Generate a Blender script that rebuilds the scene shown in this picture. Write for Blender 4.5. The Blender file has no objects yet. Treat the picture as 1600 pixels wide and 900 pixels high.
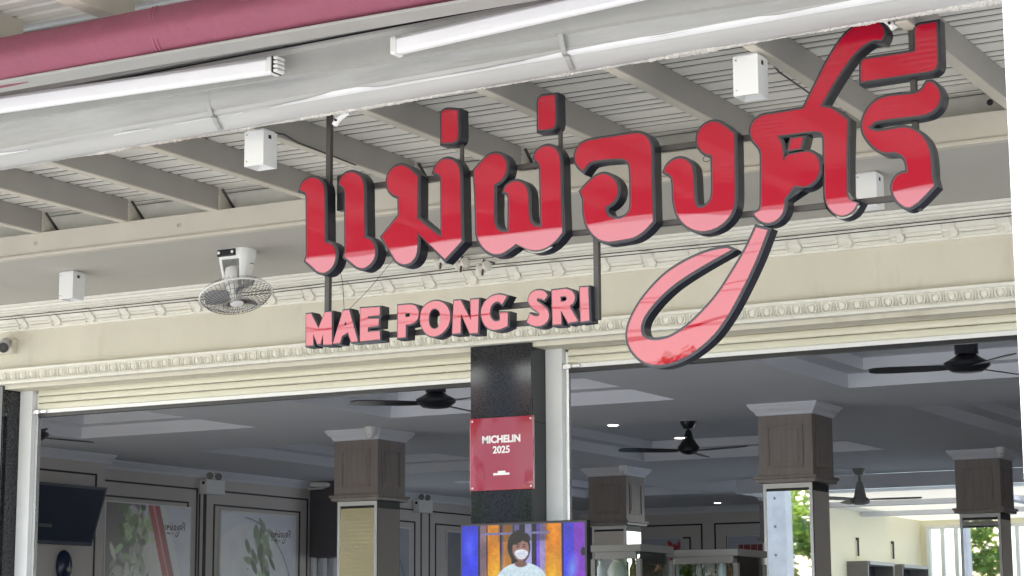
import bpy, bmesh, math, random
import numpy as np
from mathutils import Vector, Matrix
random.seed(7); RNG = np.random.default_rng(7)
S = bpy.context.scene
COL = S.collection

# ------------------------------------------------------------------ camera
FPX, YAW, PITCH, ROLL = 3241.5, 0.506067, 0.166629, -0.0049306
CAM = Vector((0, 0, 1.6))
_f = Vector((-math.sin(YAW)*math.cos(PITCH), math.cos(YAW)*math.cos(PITCH), math.sin(PITCH)))
_r = Vector((math.cos(YAW), math.sin(YAW), 0)); _u = _r.cross(_f)
CR = _r*math.cos(ROLL) + _u*math.sin(ROLL); CU = -_r*math.sin(ROLL) + _u*math.cos(ROLL)
cd = bpy.data.cameras.new('camera'); cam = bpy.data.objects.new('camera', cd); COL.objects.link(cam)
cd.sensor_width = 36; cd.lens = FPX/1600*36; cd.clip_start = .05; cd.clip_end = 1500
M = Matrix((CR, CU, -_f)).transposed().to_4x4(); M.translation = CAM
cam.matrix_world = M; S.camera = cam

# ------------------------------------------------------------------ light
EXPO = 2.2
SUN_EL, SUN_AZ = math.radians(42), math.radians(206)      # azimuth: clockwise from +Y, where the sun stands
w = bpy.data.worlds.new('World'); S.world = w; w.use_nodes = True
nt = w.node_tree; bg = nt.nodes['Background']
sky = nt.nodes.new('ShaderNodeTexSky'); sky.sky_type = 'NISHITA'; sky.sun_disc = False
sky.sun_elevation = SUN_EL; sky.sun_rotation = SUN_AZ
sky.air_density = 1.0; sky.dust_density = 1.7; sky.ozone_density = 1.0
nt.links.new(sky.outputs[0], bg.inputs[0]); bg.inputs[1].default_value = 0.15
sd = bpy.data.lights.new('sun', 'SUN'); sd.energy = 2.3; sd.angle = math.radians(.53); sd.color = (1, .98, .95)
so = bpy.data.objects.new('sun', sd); COL.objects.link(so)
sdir = Vector((math.sin(SUN_AZ)*math.cos(SUN_EL), math.cos(SUN_AZ)*math.cos(SUN_EL), math.sin(SUN_EL)))
so.rotation_euler = (-sdir).to_track_quat('-Z', 'Y').to_euler(); so.location = (0, -20, 30)
S.view_settings.view_transform = 'Standard'; S.view_settings.look = 'None'
S.view_settings.exposure = EXPO; S.view_settings.gamma = 1; S.view_settings.use_curve_mapping = False
S.cycles.max_bounces = 10; S.cycles.diffuse_bounces = 6; S.cycles.glossy_bounces = 6
S.cycles.use_denoising = True

# ------------------------------------------------------------------ helpers
def ray(px, py): return CR*((px-800)/FPX) - CU*((py-450)/FPX) + _f
def PY(px, py, y): d = ray(px, py); return CAM + d*(y/d.y)
def PZ(px, py, z): d = ray(px, py); return CAM + d*((z-1.6)/d.z)
def PX(px, py, x): d = ray(px, py); return CAM + d*(x/d.x)
def lin(c):
    c = np.asarray(c, float)
    return np.where(c <= .04045, c/12.92, ((c+.055)/1.055)**2.4)

def mat(name, col, rough=.6, metal=0, var=.08, vscale=6, bump=0, bscale=40, spec=.5, coat=0, stretch=None, grime=None, bdet=4, emit=None, estr=0, alpha=None, bdist=.01):
    m = bpy.data.materials.new(name); m.use_nodes = True
    t = m.node_tree; p = t.nodes['Principled BSDF']; N = t.nodes.new; L = t.links.new
    p.inputs['Roughness'].default_value = rough; p.inputs['Metallic'].default_value = metal
    p.inputs['Specular IOR Level'].default_value = spec; p.inputs['Coat Weight'].default_value = coat
    p.inputs['Coat Roughness'].default_value = .012; p.inputs['Coat IOR'].default_value = 1.65
    geo = N('ShaderNodeNewGeometry'); src = geo.outputs['Position']
    if stretch:
        mp = N('ShaderNodeMapping'); mp.inputs['Scale'].default_value = stretch
        L(src, mp.inputs['Vector']); src = mp.outputs['Vector']
    if var:
        n = N('ShaderNodeTexNoise'); n.inputs['Scale'].default_value = vscale; n.inputs['Detail'].default_value = 6
        n.inputs['Roughness'].default_value = .6
        L(src, n.inputs['Vector'])
        r = N('ShaderNodeValToRGB'); r.color_ramp.elements[0].position = .3; r.color_ramp.elements[1].position = .72
        c = np.array(col); a = np.clip(c*(1-var), 0, 1); b = np.clip(c*(1+var), 0, 1)
        r.color_ramp.elements[0].color = (*a, 1); r.color_ramp.elements[1].color = (*b, 1)
        L(n.outputs['Fac'], r.inputs['Fac']); out = r.outputs['Color']
        if grime:
            n2 = N('ShaderNodeTexNoise'); n2.inputs['Scale'].default_value = grime[1]; n2.inputs['Detail'].default_value = 8
            L(src, n2.inputs['Vector'])
            r2 = N('ShaderNodeValToRGB'); r2.color_ramp.elements[0].position = grime[2]; r2.color_ramp.elements[1].position = grime[2]+.12
            L(n2.outputs['Fac'], r2.inputs['Fac'])
            mx = N('ShaderNodeMix'); mx.data_type = 'RGBA'; L(r2.outputs['Color'], mx.inputs[0]); L(out, mx.inputs[6]); mx.inputs[7].default_value = (*grime[0], 1)
            out = mx.outputs[2]
        L(out, p.inputs['Base Color'])
        rr = N('ShaderNodeMapRange'); rr.inputs['To Min'].default_value = max(rough*.8, 0); rr.inputs['To Max'].default_value = min(rough*1.25, 1)
        L(n.outputs['Fac'], rr.inputs['Value']); L(rr.outputs[0], p.inputs['Roughness'])
    else:
        p.inputs['Base Color'].default_value = (*col, 1)
    if bump:
        nb = N('ShaderNodeTexNoise'); nb.inputs['Scale'].default_value = bscale; nb.inputs['Detail'].default_value = bdet
        L(src, nb.inputs['Vector'])
        b = N('ShaderNodeBump'); b.inputs['Strength'].default_value = bump; b.inputs['Distance'].default_value = bdist
        L(nb.outputs['Fac'], b.inputs['Height']); L(b.outputs[0], p.inputs['Normal'])
    if emit:
        p.inputs['Emission Color'].default_value = (*emit, 1); p.inputs['Emission Strength'].default_value = estr
    return m

def attr_mat(name, emit=0, rough=.35):
    m = bpy.data.materials.new(name); m.use_nodes = True; t = m.node_tree; p = t.nodes['Principled BSDF']
    a = t.nodes.new('ShaderNodeAttribute'); a.attribute_name = 'print'
    p.inputs['Roughness'].default_value = rough
    if emit:
        p.inputs['Base Color'].default_value = (.01, .01, .01, 1)
        t.links.new(a.outputs['Color'], p.inputs['Emission Color']); p.inputs['Emission Strength'].default_value = emit
    else:
        t.links.new(a.outputs['Color'], p.inputs['Base Color'])
    return m

def translucent_mat(name, col, k):
    m = bpy.data.materials.new(name); m.use_nodes = True; t = m.node_tree; p = t.nodes['Principled BSDF']; o = t.nodes['Material Output']
    p.inputs['Base Color'].default_value = (*col, 1); p.inputs['Roughness'].default_value = .6
    tr = t.nodes.new('ShaderNodeBsdfTranslucent'); tr.inputs[0].default_value = (*col, 1); mx = t.nodes.new('ShaderNodeMixShader'); mx.inputs[0].default_value = k
    t.links.new(p.outputs[0], mx.inputs[1]); t.links.new(tr.outputs[0], mx.inputs[2]); t.links.new(mx.outputs[0], o.inputs[0])
    return m
def glass_mat(name, tint=(.9, .95, .95), op=.12):
    m = bpy.data.materials.new(name); m.use_nodes = True; t = m.node_tree
    for n in list(t.nodes):
        if n.type != 'OUTPUT_MATERIAL': t.nodes.remove(n)
    o = [n for n in t.nodes][0]; tr = t.nodes.new('ShaderNodeBsdfTransparent'); gl = t.nodes.new('ShaderNodeBsdfGlossy'); mx = t.nodes.new('ShaderNodeMixShader')
    tr.inputs[0].default_value = (*tint, 1); gl.inputs['Roughness'].default_value = .02
    fr = t.nodes.new('ShaderNodeFresnel'); fr.inputs[0].default_value = 1.5
    t.links.new(fr.outputs[0], mx.inputs[0]); t.links.new(tr.outputs[0], mx.inputs[1]); t.links.new(gl.outputs[0], mx.inputs[2]); t.links.new(mx.outputs[0], o.inputs[0])
    return m

def setp(o, label=None, cat=None, group=None, kind=None):
    if label: o['label'] = label
    if cat: o['category'] = cat
    if group: o['group'] = group
    if kind: o['kind'] = kind
    return o
def thing(name, label, cat, loc=(0, 0, 0), group=None):
    o = bpy.data.objects.new(name, None); COL.objects.link(o); o.location = loc; o.empty_display_size = .1
    return setp(o, label, cat, group)
def base_of(parent):
    v = Vector((0, 0, 0))
    while parent is not None: v = v + Vector(parent.location); parent = parent.parent
    return v
def link(name, me, parent=None, label=None, cat=None, group=None, kind=None, loc=None):
    """mesh in world coordinates -> object under parent"""
    o = bpy.data.objects.new(name, me); COL.objects.link(o)
    b = base_of(parent) if parent is not None else Vector((0, 0, 0))
    o.parent = parent
    if loc is None:
        # own origin at the mesh's centre
        co = np.empty(len(me.vertices)*3); me.vertices.foreach_get('co', co); co = co.reshape(-1, 3)
        c = Vector(((co.min(0)+co.max(0))/2).tolist())
        me.transform(Matrix.Translation(-c)); o.location = c - b
    else:
        o.location = Vector(loc) - b
    return setp(o, label, cat, group, kind)

class MB:
    def __init__(s): s.v = []; s.f = []
    def add(s, vs, fs):
        n = len(s.v); s.v += [tuple(p) for p in vs]; s.f += [tuple(i+n for i in f) for f in fs]; return s
    def box(s, x0, x1, y0, y1, z0, z1):
        x0, x1 = sorted((x0, x1)); y0, y1 = sorted((y0, y1)); z0, z1 = sorted((z0, z1))
        return s.add([(x0,y0,z0),(x1,y0,z0),(x1,y1,z0),(x0,y1,z0),(x0,y0,z1),(x1,y0,z1),(x1,y1,z1),(x0,y1,z1)],
                     [(0,3,2,1),(4,5,6,7),(0,1,5,4),(1,2,6,5),(2,3,7,6),(3,0,4,7)])
    def quad(s, a, b, c, d): return s.add([a, b, c, d], [(0, 1, 2, 3)])
    def prof_x(s, prof, x0, x1, cap=True):
        """closed profile [(y,z)...] swept along X"""
        n = len(prof)
        vs = [(x0, y, z) for y, z in prof] + [(x1, y, z) for y, z in prof]
        fs = [(i, (i+1) % n, n+(i+1) % n, n+i) for i in range(n)]
        if cap: fs += [tuple(range(n-1, -1, -1)), tuple(range(n, 2*n))]
        return s.add(vs, fs)
    def prof_y(s, prof, y0, y1):
        n = len(prof)
        vs = [(x, y0, z) for x, z in prof] + [(x, y1, z) for x, z in prof]
        return s.add(vs, [(i, n+i, n+(i+1) % n, (i+1) % n) for i in range(n)] + [tuple(range(n)), tuple(range(2*n-1, n-1, -1))])
    def prof_z(s, prof, z0, z1):
        n = len(prof)
        vs = [(x, y, z0) for x, y in prof] + [(x, y, z1) for x, y in prof]
        return s.add(vs, [(i, (i+1) % n, n+(i+1) % n, n+i) for i in range(n)] + [tuple(range(n-1, -1, -1)), tuple(range(n, 2*n))])
    def tube(s, pts, r, n=8, closed=False, cap=True):
        pts = [Vector(p) for p in pts]; k = len(pts); rs = r if isinstance(r, (list, tuple)) else [r]*k
        vs = []; up = None
        for i, p in enumerate(pts):
            a = pts[(i-1) % k] if closed or i > 0 else p; b = pts[(i+1) % k] if closed or i < k-1 else p
            t = (b-a).normalized()
            if up is None: up = Vector((0, 0, 1)) if abs(t.z) < .9 else Vector((1, 0, 0))
            u = (up - t*up.dot(t)).normalized(); v = t.cross(u); up = u
            vs += [p + (u*math.cos(2*math.pi*j/n) + v*math.sin(2*math.pi*j/n))*rs[i] for j in range(n)]
        fs = []
        for i in range(k if closed else k-1):
            a, b = i*n, ((i+1) % k)*n
            fs += [(a+j, a+(j+1) % n, b+(j+1) % n, b+j) for j in range(n)]
        if cap and not closed: fs += [tuple(range(n-1, -1, -1)), tuple(range((k-1)*n, k*n))]
        return s.add(vs, fs)
    def lathe(s, prof, c, n=20, axis=(0, 0, 1), sy=1):
        """prof [(r,h)] about axis through c"""
        ax = Vector(axis).normalized(); q = Vector((0, 0, 1)).rotation_difference(ax); c = Vector(c)
        vs = []
        for r, h in prof:
            vs += [c + q @ Vector((r*math.cos(2*math.pi*j/n), sy*r*math.sin(2*math.pi*j/n), h)) for j in range(n)]
        fs = []
        for i in range(len(prof)-1):
            fs += [(i*n+j, i*n+(j+1) % n, (i+1)*n+(j+1) % n, (i+1)*n+j) for j in range(n)]
        fs += [tuple(range(n-1, -1, -1)), tuple(range((len(prof)-1)*n, len(prof)*n))]
        return s.add(vs, fs)
    def mesh(s, name, m, smooth=None):
        me = bpy.data.meshes.new(name); me.from_pydata([tuple(p) for p in s.v], [], s.f); me.validate()
        bm = bmesh.new(); bm.from_mesh(me); bmesh.ops.recalc_face_normals(bm, faces=bm.faces); bm.to_mesh(me); bm.free()
        me.materials.append(m)
        if smooth is not None:
            me.shade_smooth(); me.set_sharp_from_angle(angle=math.radians(smooth))
        return me
    def build(s, name, m, parent=None, smooth=None, bevel=0, **kw):
        o = link(name, s.mesh(name, m, smooth), parent, **kw)
        if bevel:
            b = o.modifiers.new('bevel', 'BEVEL'); b.width = bevel; b.segments = 2; b.limit_method = 'ANGLE'; b.angle_limit = math.radians(40)
        return o

def grid_print(name, img, P00, P10, P01, m, parent, **kw):
    """flat printed sheet: img rows top->bottom, colours carried by the mesh"""
    H, W = img.shape[:2]; P00, P10, P01 = map(np.array, (P00, P10, P01))
    u = np.linspace(0, 1, W+1)[None, :, None]; v = np.linspace(0, 1, H+1)[:, None, None]
    co = P00 + (P10-P00)*u + (P01-P00)*v; co = co.reshape(-1, 3)
    i = np.arange(H)[:, None]*(W+1) + np.arange(W)[None, :]; i = i.reshape(-1)
    f = np.stack([i, i+W+1, i+W+2, i+1], 1)
    me = bpy.data.meshes.new(name); me.from_pydata(co.tolist(), [], f.tolist())
    a = me.color_attributes.new('print', 'FLOAT_COLOR', 'CORNER')
    c = np.concatenate([lin(np.clip(img, 0, 1)).reshape(-1, 3), np.ones((H*W, 1))], 1)
    a.data.foreach_set('color', np.repeat(c, 4, 0).astype(np.float32).ravel())
    me.materials.append(m)
    return link(name, me, parent, **kw)

def smooth_path(pts, n=7):
    """closed outline; points flagged (x,y,1) are corners"""
    k = len(pts); P = [Vector((p[0], p[1])) for p in pts]; Cn = [len(p) > 2 for p in pts]; T = []
    for i in range(k):
        a, b, c = P[i-1], P[i], P[(i+1) % k]; d1, d2 = b-a, c-b
        if Cn[i]: T.append(None)
        else:
            t = d1.normalized()*d2.length + d2.normalized()*d1.length
            T.append(t.normalized())
    out = []
    for i in range(k):
        a, b = P[i], P[(i+1) % k]; d = b-a; L = d.length
        la = min(L, (P[i]-P[i-1]).length); lb = min(L, (P[(i+2) % k]-P[(i+1) % k]).length)
        if Cn[i] and Cn[(i+1) % k]: out.append(a); continue
        ma = T[i]*la if T[i] is not None else d*.9
        mb = T[(i+1) % k]*lb if T[(i+1) % k] is not None else d*.9
        for q in range(n):
            t = q/n
            out.append(a*(2*t**3-3*t*t+1) + ma*(t**3-2*t*t+t) + b*(-2*t**3+3*t*t) + mb*(t**3-t*t))
    return out
def offset_path(p, d):
    A = sum(p[i-1].x*p[i].y - p[i].x*p[i-1].y for i in range(len(p)))
    s = 1 if A > 0 else -1; out = []
    q = [v for i, v in enumerate(p) if (v-p[i-1]).length > 1e-5]
    k = len(q)
    for i in range(k):
        a = (q[i]-q[i-1]).normalized(); b = (q[(i+1) % k]-q[i]).normalized()
        n1 = Vector((a.y, -a.x))*s; n2 = Vector((b.y, -b.x))*s
        m = n1+n2
        if m.length < .2: m = n1
        m.normalize(); c = max(m.dot(n1), .55)
        out.append(q[i] + m*(d/c))
    return out
def slab(name, loops, y0, y1, m, sharp=35):
    """filled outlines (x,z) standing between depths y0 (front) and y1"""
    cu = bpy.data.curves.new('tmp', 'CURVE'); cu.dimensions = '2D'; cu.fill_mode = 'BOTH'; cu.extrude = abs(y1-y0)/2
    for lp in loops:
        sp = cu.splines.new('POLY'); sp.points.add(len(lp)-1); sp.use_cyclic_u = True
        for i, p in enumerate(lp): sp.points[i].co = (p[0], p[1], 0, 1)
    o = bpy.data.objects.new('tmp', cu); COL.objects.link(o)
    dg = bpy.context.evaluated_depsgraph_get(); dg.update()
    me = bpy.data.meshes.new_from_object(o.evaluated_get(dg)); bpy.data.objects.remove(o); bpy.data.curves.remove(cu)
    me.name = name; me.transform(Matrix.Translation((0, (y0+y1)/2, 0)) @ Matrix.Rotation(math.pi/2, 4, 'X'))
    me.materials.clear(); me.materials.append(m)
    me.shade_smooth(); me.set_sharp_from_angle(angle=math.radians(sharp))
    return me
def text_mesh(name, txt, size, m, bold=0, ext=.001):
    cu = bpy.data.curves.new('tmp', 'FONT'); cu.body = txt; cu.size = size; cu.align_x = 'CENTER'; cu.extrude = ext; cu.offset = bold
    o = bpy.data.objects.new('tmp', cu); COL.objects.link(o)
    dg = bpy.context.evaluated_depsgraph_get(); dg.update()
    me = bpy.data.meshes.new_from_object(o.evaluated_get(dg)); bpy.data.objects.remove(o); bpy.data.curves.remove(cu)
    me.name = name; me.transform(Matrix.Rotation(math.pi/2, 4, 'X')); me.materials.clear(); me.materials.append(m)
    return me

# ------------------------------------------------------------------ materials
m_concrete = mat('forecourt_concrete', (.42, .41, .38), .85, var=.12, vscale=1.2, bump=.3, bscale=60)
m_asphalt = mat('concrete_road', (.36, .355, .34), .9, var=.2, vscale=3, bump=.4, bscale=90)
m_tile = mat('floor_tile', (.13, .125, .12), .25, var=.06, vscale=2)
m_cream = mat('cream_wall_paint', (.64, .605, .50), .7, var=.05, vscale=1.4, stretch=(1.6, 1, .5), bump=.08, bscale=25, grime=((.54, .50, .40), 2.6, .62))
m_plaster = mat('white_plaster', (.76, .74, .66), .6, var=.05, vscale=14, bump=.12, bscale=60, grime=((.62, .58, .49), 9, .66))
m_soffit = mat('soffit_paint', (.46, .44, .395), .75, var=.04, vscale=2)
m_steelcream = mat('cream_steel_paint', (.56, .52, .44), .5, var=.05, vscale=3, grime=((.47, .43, .36), 5, .68))
m_rafter = mat('taupe_steel_paint', (.34, .32, .29), .55, var=.05, vscale=3)
m_sheet = mat('roof_sheet', (.74, .72, .66), .45, var=.04, vscale=3)
m_ribshade = mat('painted_rib_shade', (.05, .047, .04), .9, var=.3, vscale=9)  # near-black colour painting the shadow inside the roof ribs
m_dark = mat('dark_gap', (.02, .02, .025), .8, var=0)
m_slat = mat('cream_shutter', (.70, .675, .54), .45, var=.04, vscale=7, stretch=(.3, 1, 3), grime=((.58, .53, .40), 3, .7))
m_white = mat('white_powder_coat', (.80, .80, .79), .35, var=.02, vscale=5)
m_whiteplastic = mat('white_plastic', (.82, .82, .80), .3, var=.02, vscale=9)
m_black = mat('black_plastic', (.012, .012, .015), .35, var=0)
m_granite = mat('black_granite', (.016, .017, .022), .06, var=.9, vscale=70, spec=.45, grime=((.055, .056, .06), 55, .64))
m_gutter = mat('gutter_metal', (.34, .34, .33), .38, metal=.15, var=.22, vscale=2.6, stretch=(.28, 1.8, 1.8), bump=.6, bscale=6, bdist=.02, grime=((.60, .60, .60), 3.2, .60))  # shade below the lamps put into the base; pale peel streaks double as highlights
m_lip = mat('crumbling_sealant', (.58, .565, .53), .9, var=.22, vscale=24, bump=1, bscale=130, bdist=.006, grime=((.42, .35, .31), 2.0, .56))
m_panel = mat('pale_fascia', (.40, .40, .38), .5, var=.05, vscale=3)
m_awning = mat('maroon_awning_cloth', (.275, .075, .12), .66, var=.09, vscale=3, bump=.7, bscale=9, stretch=(1.2, 1, 1), bdist=.02)
m_red = mat('red_acrylic', (.385, .007, .026), .010, var=.03, vscale=4, bump=.17, bdet=.6, bscale=2.0, spec=.34, coat=.30, bdist=.018)
m_return = mat('dark_letter_return', (.016, .017, .026), .33, var=.06, vscale=10)
m_trim = mat('grey_letter_trim', (.06, .055, .06), .4, var=0)
m_wire = mat('grey_cable', (.07, .068, .062), .6)
m_bar = mat('dark_bronze_bar', (.055, .048, .045), .4, var=.1, vscale=12)
m_ceil = mat('white_ceiling_paint', (.74, .755, .80), .85, var=.02, vscale=1.5)
m_wallgrey = mat('wallpaper', (.62, .58, .55), .7, var=.03, vscale=3)
m_strip = mat('black_strip', (.02, .018, .018), .5, var=0)
m_wood = mat('brown_veneer', (.25, .215, .198), .38, var=.16, vscale=5, stretch=(5, 5, .5))
m_mirror = mat('mirror', (.86, .87, .87), .015, metal=1, var=0)
m_steel = mat('steel_edge', (.75, .75, .76), .25, metal=.8, var=.03)
m_fanblack = mat('black_fan_enamel', (.015, .015, .02), .3, var=0)
m_fangrey = mat('grey_fan_enamel', (.25, .25, .23), .4, var=.05)
m_yellow = mat('pale_yellow_wall', (.80, .765, .58), .7, var=.02, vscale=2)
m_cab = mat('grey_cabinet_frame', (.20, .19, .178), .4, var=.06)
m_glass = glass_mat('clear_glass')
m_bluescreen = mat('navy_screen', (.004, .004, .018), .3, var=0, spec=.15)
m_navy = mat('navy_plastic', (.012, .02, .055), .25, var=.1)
m_leaf = mat('leaf', (.09, .16, .035), .5, var=.45, vscale=2.0)
_t = m_leaf.node_tree; _p = _t.nodes['Principled BSDF']; _tr = _t.nodes.new('ShaderNodeBsdfTranslucent'); _tr.inputs[0].default_value = (.30, .42, .06, 1); _mx = _t.nodes.new('ShaderNodeMixShader'); _mx.inputs[0].default_value = .45
_t.links.new(_p.outputs[0], _mx.inputs[1]); _t.links.new(_tr.outputs[0], _mx.inputs[2]); _t.links.new(_mx.outputs[0], _t.nodes['Material Output'].inputs[0])
m_bark = mat('bark', (.16, .12, .08), .9, var=.2, vscale=8, bump=.5)
m_pole = mat('weathered_concrete', (.44, .43, .41), .9, var=.15, vscale=4, bump=.3)
m_grass = mat('dry_ground', (.24, .215, .17), .9, var=.3, vscale=1.5)
m_smoke = mat('smoky_blade', (.30, .30, .31), .3, var=.05)
m_lens = mat('dark_lens', (.01, .01, .012), .08, var=0)
m_print = attr_mat('printed_poster', 0, .3)
m_screen = attr_mat('lit_screen', .95/2**EXPO, .2)
m_lamp = mat('lit_diffuser', (.8, .8, .78), .4, var=0, emit=(1, .98, .94), estr=1.6)
m_tube = mat('tube_diffuser', (.80, .81, .83), .35, var=.02, vscale=4, emit=(1, 1, 1), estr=.03)
m_plaque = mat('red_plaque', (.36, .02, .045), .02, var=.05, vscale=5, bump=.25, bdet=.5, bscale=3.5, coat=1, spec=.9, bdist=.01)
m_plaquew = mat('white_print', (.85, .82, .82), .4, var=0)
m_plaquep = mat('pink_print', (.55, .10, .13), .15, var=0)
m_ceramic = mat('cream_ceramic', (.72, .67, .60), .3, var=.08)
m_dried = mat('dried_food', (.35, .2, .1), .7, var=.5, vscale=30, bump=.4)

# ------------------------------------------------------------------ ground
def sheet(name, x0, x1, y0, y1, z, m): return MB().quad((x0, y0, z), (x1, y0, z), (x1, y1, z), (x0, y1, z)).build(name, m, kind='structure')
sheet('ground', -600, 600, -600, 600, -.16, m_grass)
sheet('road', -600, 600, -15, -7, -.15, m_asphalt)
MB().box(-60, 60, -6.98, 11.6, -.155, 0).build('forecourt', m_concrete, kind='structure')
MB().box(-15.75, 3.2, 11.6, 24.9, -.155, .02).box(-15.75, -6.2, 24.9, 34, -.155, .02).build('restaurant_floor', m_tile, kind='structure')
sheet('yard', -6.2, 60, 24.95, 70, -.14, mat('yard_concrete', (.5, .5, .48), .85, var=.1, vscale=1))
mk = MB()
for i in range(24): mk.box(-60+i*5, -57.5+i*5, -11.06, -10.94, -.15, -.146)
mk.build('road_marking', m_white, kind='structure')

# ------------------------------------------------------------------ facade wall
FY = 11.8; FX0, FX1 = -15.75, 3.0
fac = thing('facade_wall', 'cream upper front wall with moulded white cornices above the open shopfront', 'wall', (-6.6, FY, 3.5))
MB().box(FX0, FX1, FY, FY+.30, 3.55, 4.335).build('wall_panel', m_cream, fac)
# upper cornice: stepped crown over a cove
cz = 3.90
prof = [(FY+.01, cz), (FY-.022, cz), (FY-.024, cz+.022), (FY-.034, cz+.025), (FY-.036, cz+.045), (FY-.045, cz+.05), (FY-.055, cz+.065), (FY-.075, cz+.082), (FY-.11, cz+.094),
        (FY-.115, cz+.104), (FY-.145, cz+.106), (FY-.147, cz+.118), (FY-.162, cz+.120), (FY-.165, cz+.132), (FY-.195, cz+.134), (FY-.20, cz+.148), (FY-.235, cz+.152), (FY-.238, cz+.168), (FY+.01, cz+.168)]
crn = MB().prof_x(prof, FX0, FX1).build('crown_cornice', m_plaster, fac)
# arrow shaped blocks over the cove and the slotted panels between them
blk = MB()
out = [(-.034, .096), (.034, .096), (.030, .060), (.046, .034), (.030, .008), (-.006, .008), (.010, .034), (-.016, .058)]
def cove_y(z):   # front of the cove at height z above cz
    t = min(max((z-.045)/.05, 0), 1); return -.040 - .07*t*t
vs = []; n = len(out)
for x, z in out: vs.append((x, cove_y(z)-.020, z))
for x, z in out: vs.append((x, cove_y(z)+.03, z))
blk.add(vs, [(7, 6, 5, 4), (7, 4, 3, 2), (7, 2, 1, 0)] + [(i, (i+1) % n, n+(i+1) % n, n+i) for i in range(n)])
me_blk = blk.mesh('cornice_block', m_plaster, 30)
pan = MB().box(-.112, .112, -.046, -.01, .014, .031).box(-.112, .112, -.055, -.01, .037, .056)
pan.add([(-.112, -.062, .060), (.112, -.062, .060), (.112, -.097, .092), (-.112, -.097, .092), (-.112, -.03, .060), (.112, -.03, .060), (.112, -.05, .099), (-.112, -.05, .099)], [(0, 1, 2, 3), (4, 7, 6, 5), (0, 4, 5, 1), (3, 2, 6, 7), (0, 3, 7, 4), (1, 5, 6, 2)])
me_pan = pan.mesh('cornice_panel', m_plaster, 30)
x = -4.86 - .326*34
while x < FX1-.2:
    if x > FX0+.1:
        link('cornice_block', me_blk, crn, loc=(x, FY, cz))
        link('cornice_panel', me_pan, crn, loc=(x+.163, FY, cz))
    x += .326
# lower egg-and-dart moulding
dz = 3.50
prof = [(FY+.01, dz), (FY-.05, dz), (FY-.052, dz+.018), (FY-.04, dz+.020), (FY-.038, dz+.030), (FY-.020, dz+.034), (FY-.016, dz+.060), (FY-.030, dz+.088), (FY-.055, dz+.094), (FY-.058, dz+.112), (FY-.045, dz+.114), (FY+.01, dz+.114)]
egm = MB().prof_x(prof, FX0, FX1).build('egg_moulding', m_plaster, fac)
eg = MB()
for k, (r_, h) in enumerate([(0, 0)]): pass
rows = []
nu, nv = 9, 6
vs, fs = [], []
for j in range(nv+1):
    a = math.pi*j/nv
    for i in range(nu): 
        b = math.pi*i/(nu-1); vs.append((-.024*math.sin(a)*math.cos(b)*(1+.18*math.cos(a)), -.022*math.sin(a)*math.sin(b), .029*math.cos(a)))
for j in range(nv):
    for i in range(nu-1): fs.append((j*nu+i, j*nu+i+1, (j+1)*nu+i+1, (j+1)*nu+i))
eg.add(vs, fs)
# husk around the egg and the dart beside it
for s_ in (-1, 1):
    eg.tube([(s_*.012, -.018, .034), (s_*.028, -.016, .022), (s_*.033, -.012, 0), (s_*.026, -.010, -.022), (s_*.012, -.010, -.034)], .0055, 5)
eg.add([(.048, -.020, -.032), (.040, -.004, .03), (.056, -.004, .03), (.048, -.016, .03), (.041, -.002, -.026), (.055, -.002, -.026)], [(0, 4, 1, 3), (0, 3, 2, 5)])
me_egg = eg.mesh('egg', m_plaster, 60)
x = -15.6
while x < 2.9:
    link('egg', me_egg, egm, loc=(x, FY-.018, dz+.062)); x += .097
# structure behind the moulding carrying the shutter boxes
MB().box(FX0, FX1, FY+.02, FY+.30, 3.47, 3.55).build('lintel', m_cream, fac)

# ------------------------------------------------------------------ piers
def pier(x0, x1, label):
    t = thing('granite_pier', label, 'pillar', ((x0+x1)/2, FY+.2, 0), 'granite piers between the shopfront bays')
    z = 0.02; zs = [.02, .75, 1.5, 2.25, 2.98, 3.497]
    MB().box(x0+.012, x1-.012, FY+.014, FY+.26, .02, 3.495).build('core', m_dark, t)
    for a, b in zip(zs[:-1], zs[1:]):
        MB().box(x0, x1, FY, FY+.012, a+.001, b-.001).build('granite_tile', m_granite, t, bevel=.002)
        MB().box(x1-.010, x1+.002, FY+.0135, FY+.20, a+.001, b-.001).build('granite_tile', m_granite, t, bevel=.002)
        MB().box(x0-.002, x0+.010, FY+.0135, FY+.20, a+.001, b-.001).build('granite_tile', m_granite, t, bevel=.002)
    # painted steel jambs either side
    MB().box(x1+.003, x1+.125, FY+.19, FY+.30, .02, 3.49).build('jamb', m_white, t, bevel=.003)
    MB().box(x1+.127, x1+.155, FY+.23, FY+.262, .02, 3.45).build('guide_rail', m_steel, t)
    MB().box(x0-.018, x0-.003, FY+.05, FY+.30, .02, 3.47).build('jamb', m_white, t)
    MB().box(x0-.05, x0-.020, FY+.23, FY+.262, .02, 3.45).build('guide_rail', m_steel, t)
    return t
pier(-6.857, -6.400, 'black granite pier carrying the red plaque, in the middle of the shopfront')
pier(-11.42, -10.957, 'black granite pier cut by the left edge of the photo, under the bullet camera')
pier(-2.29, -1.83, 'black granite pier behind the white post at the right')
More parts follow.
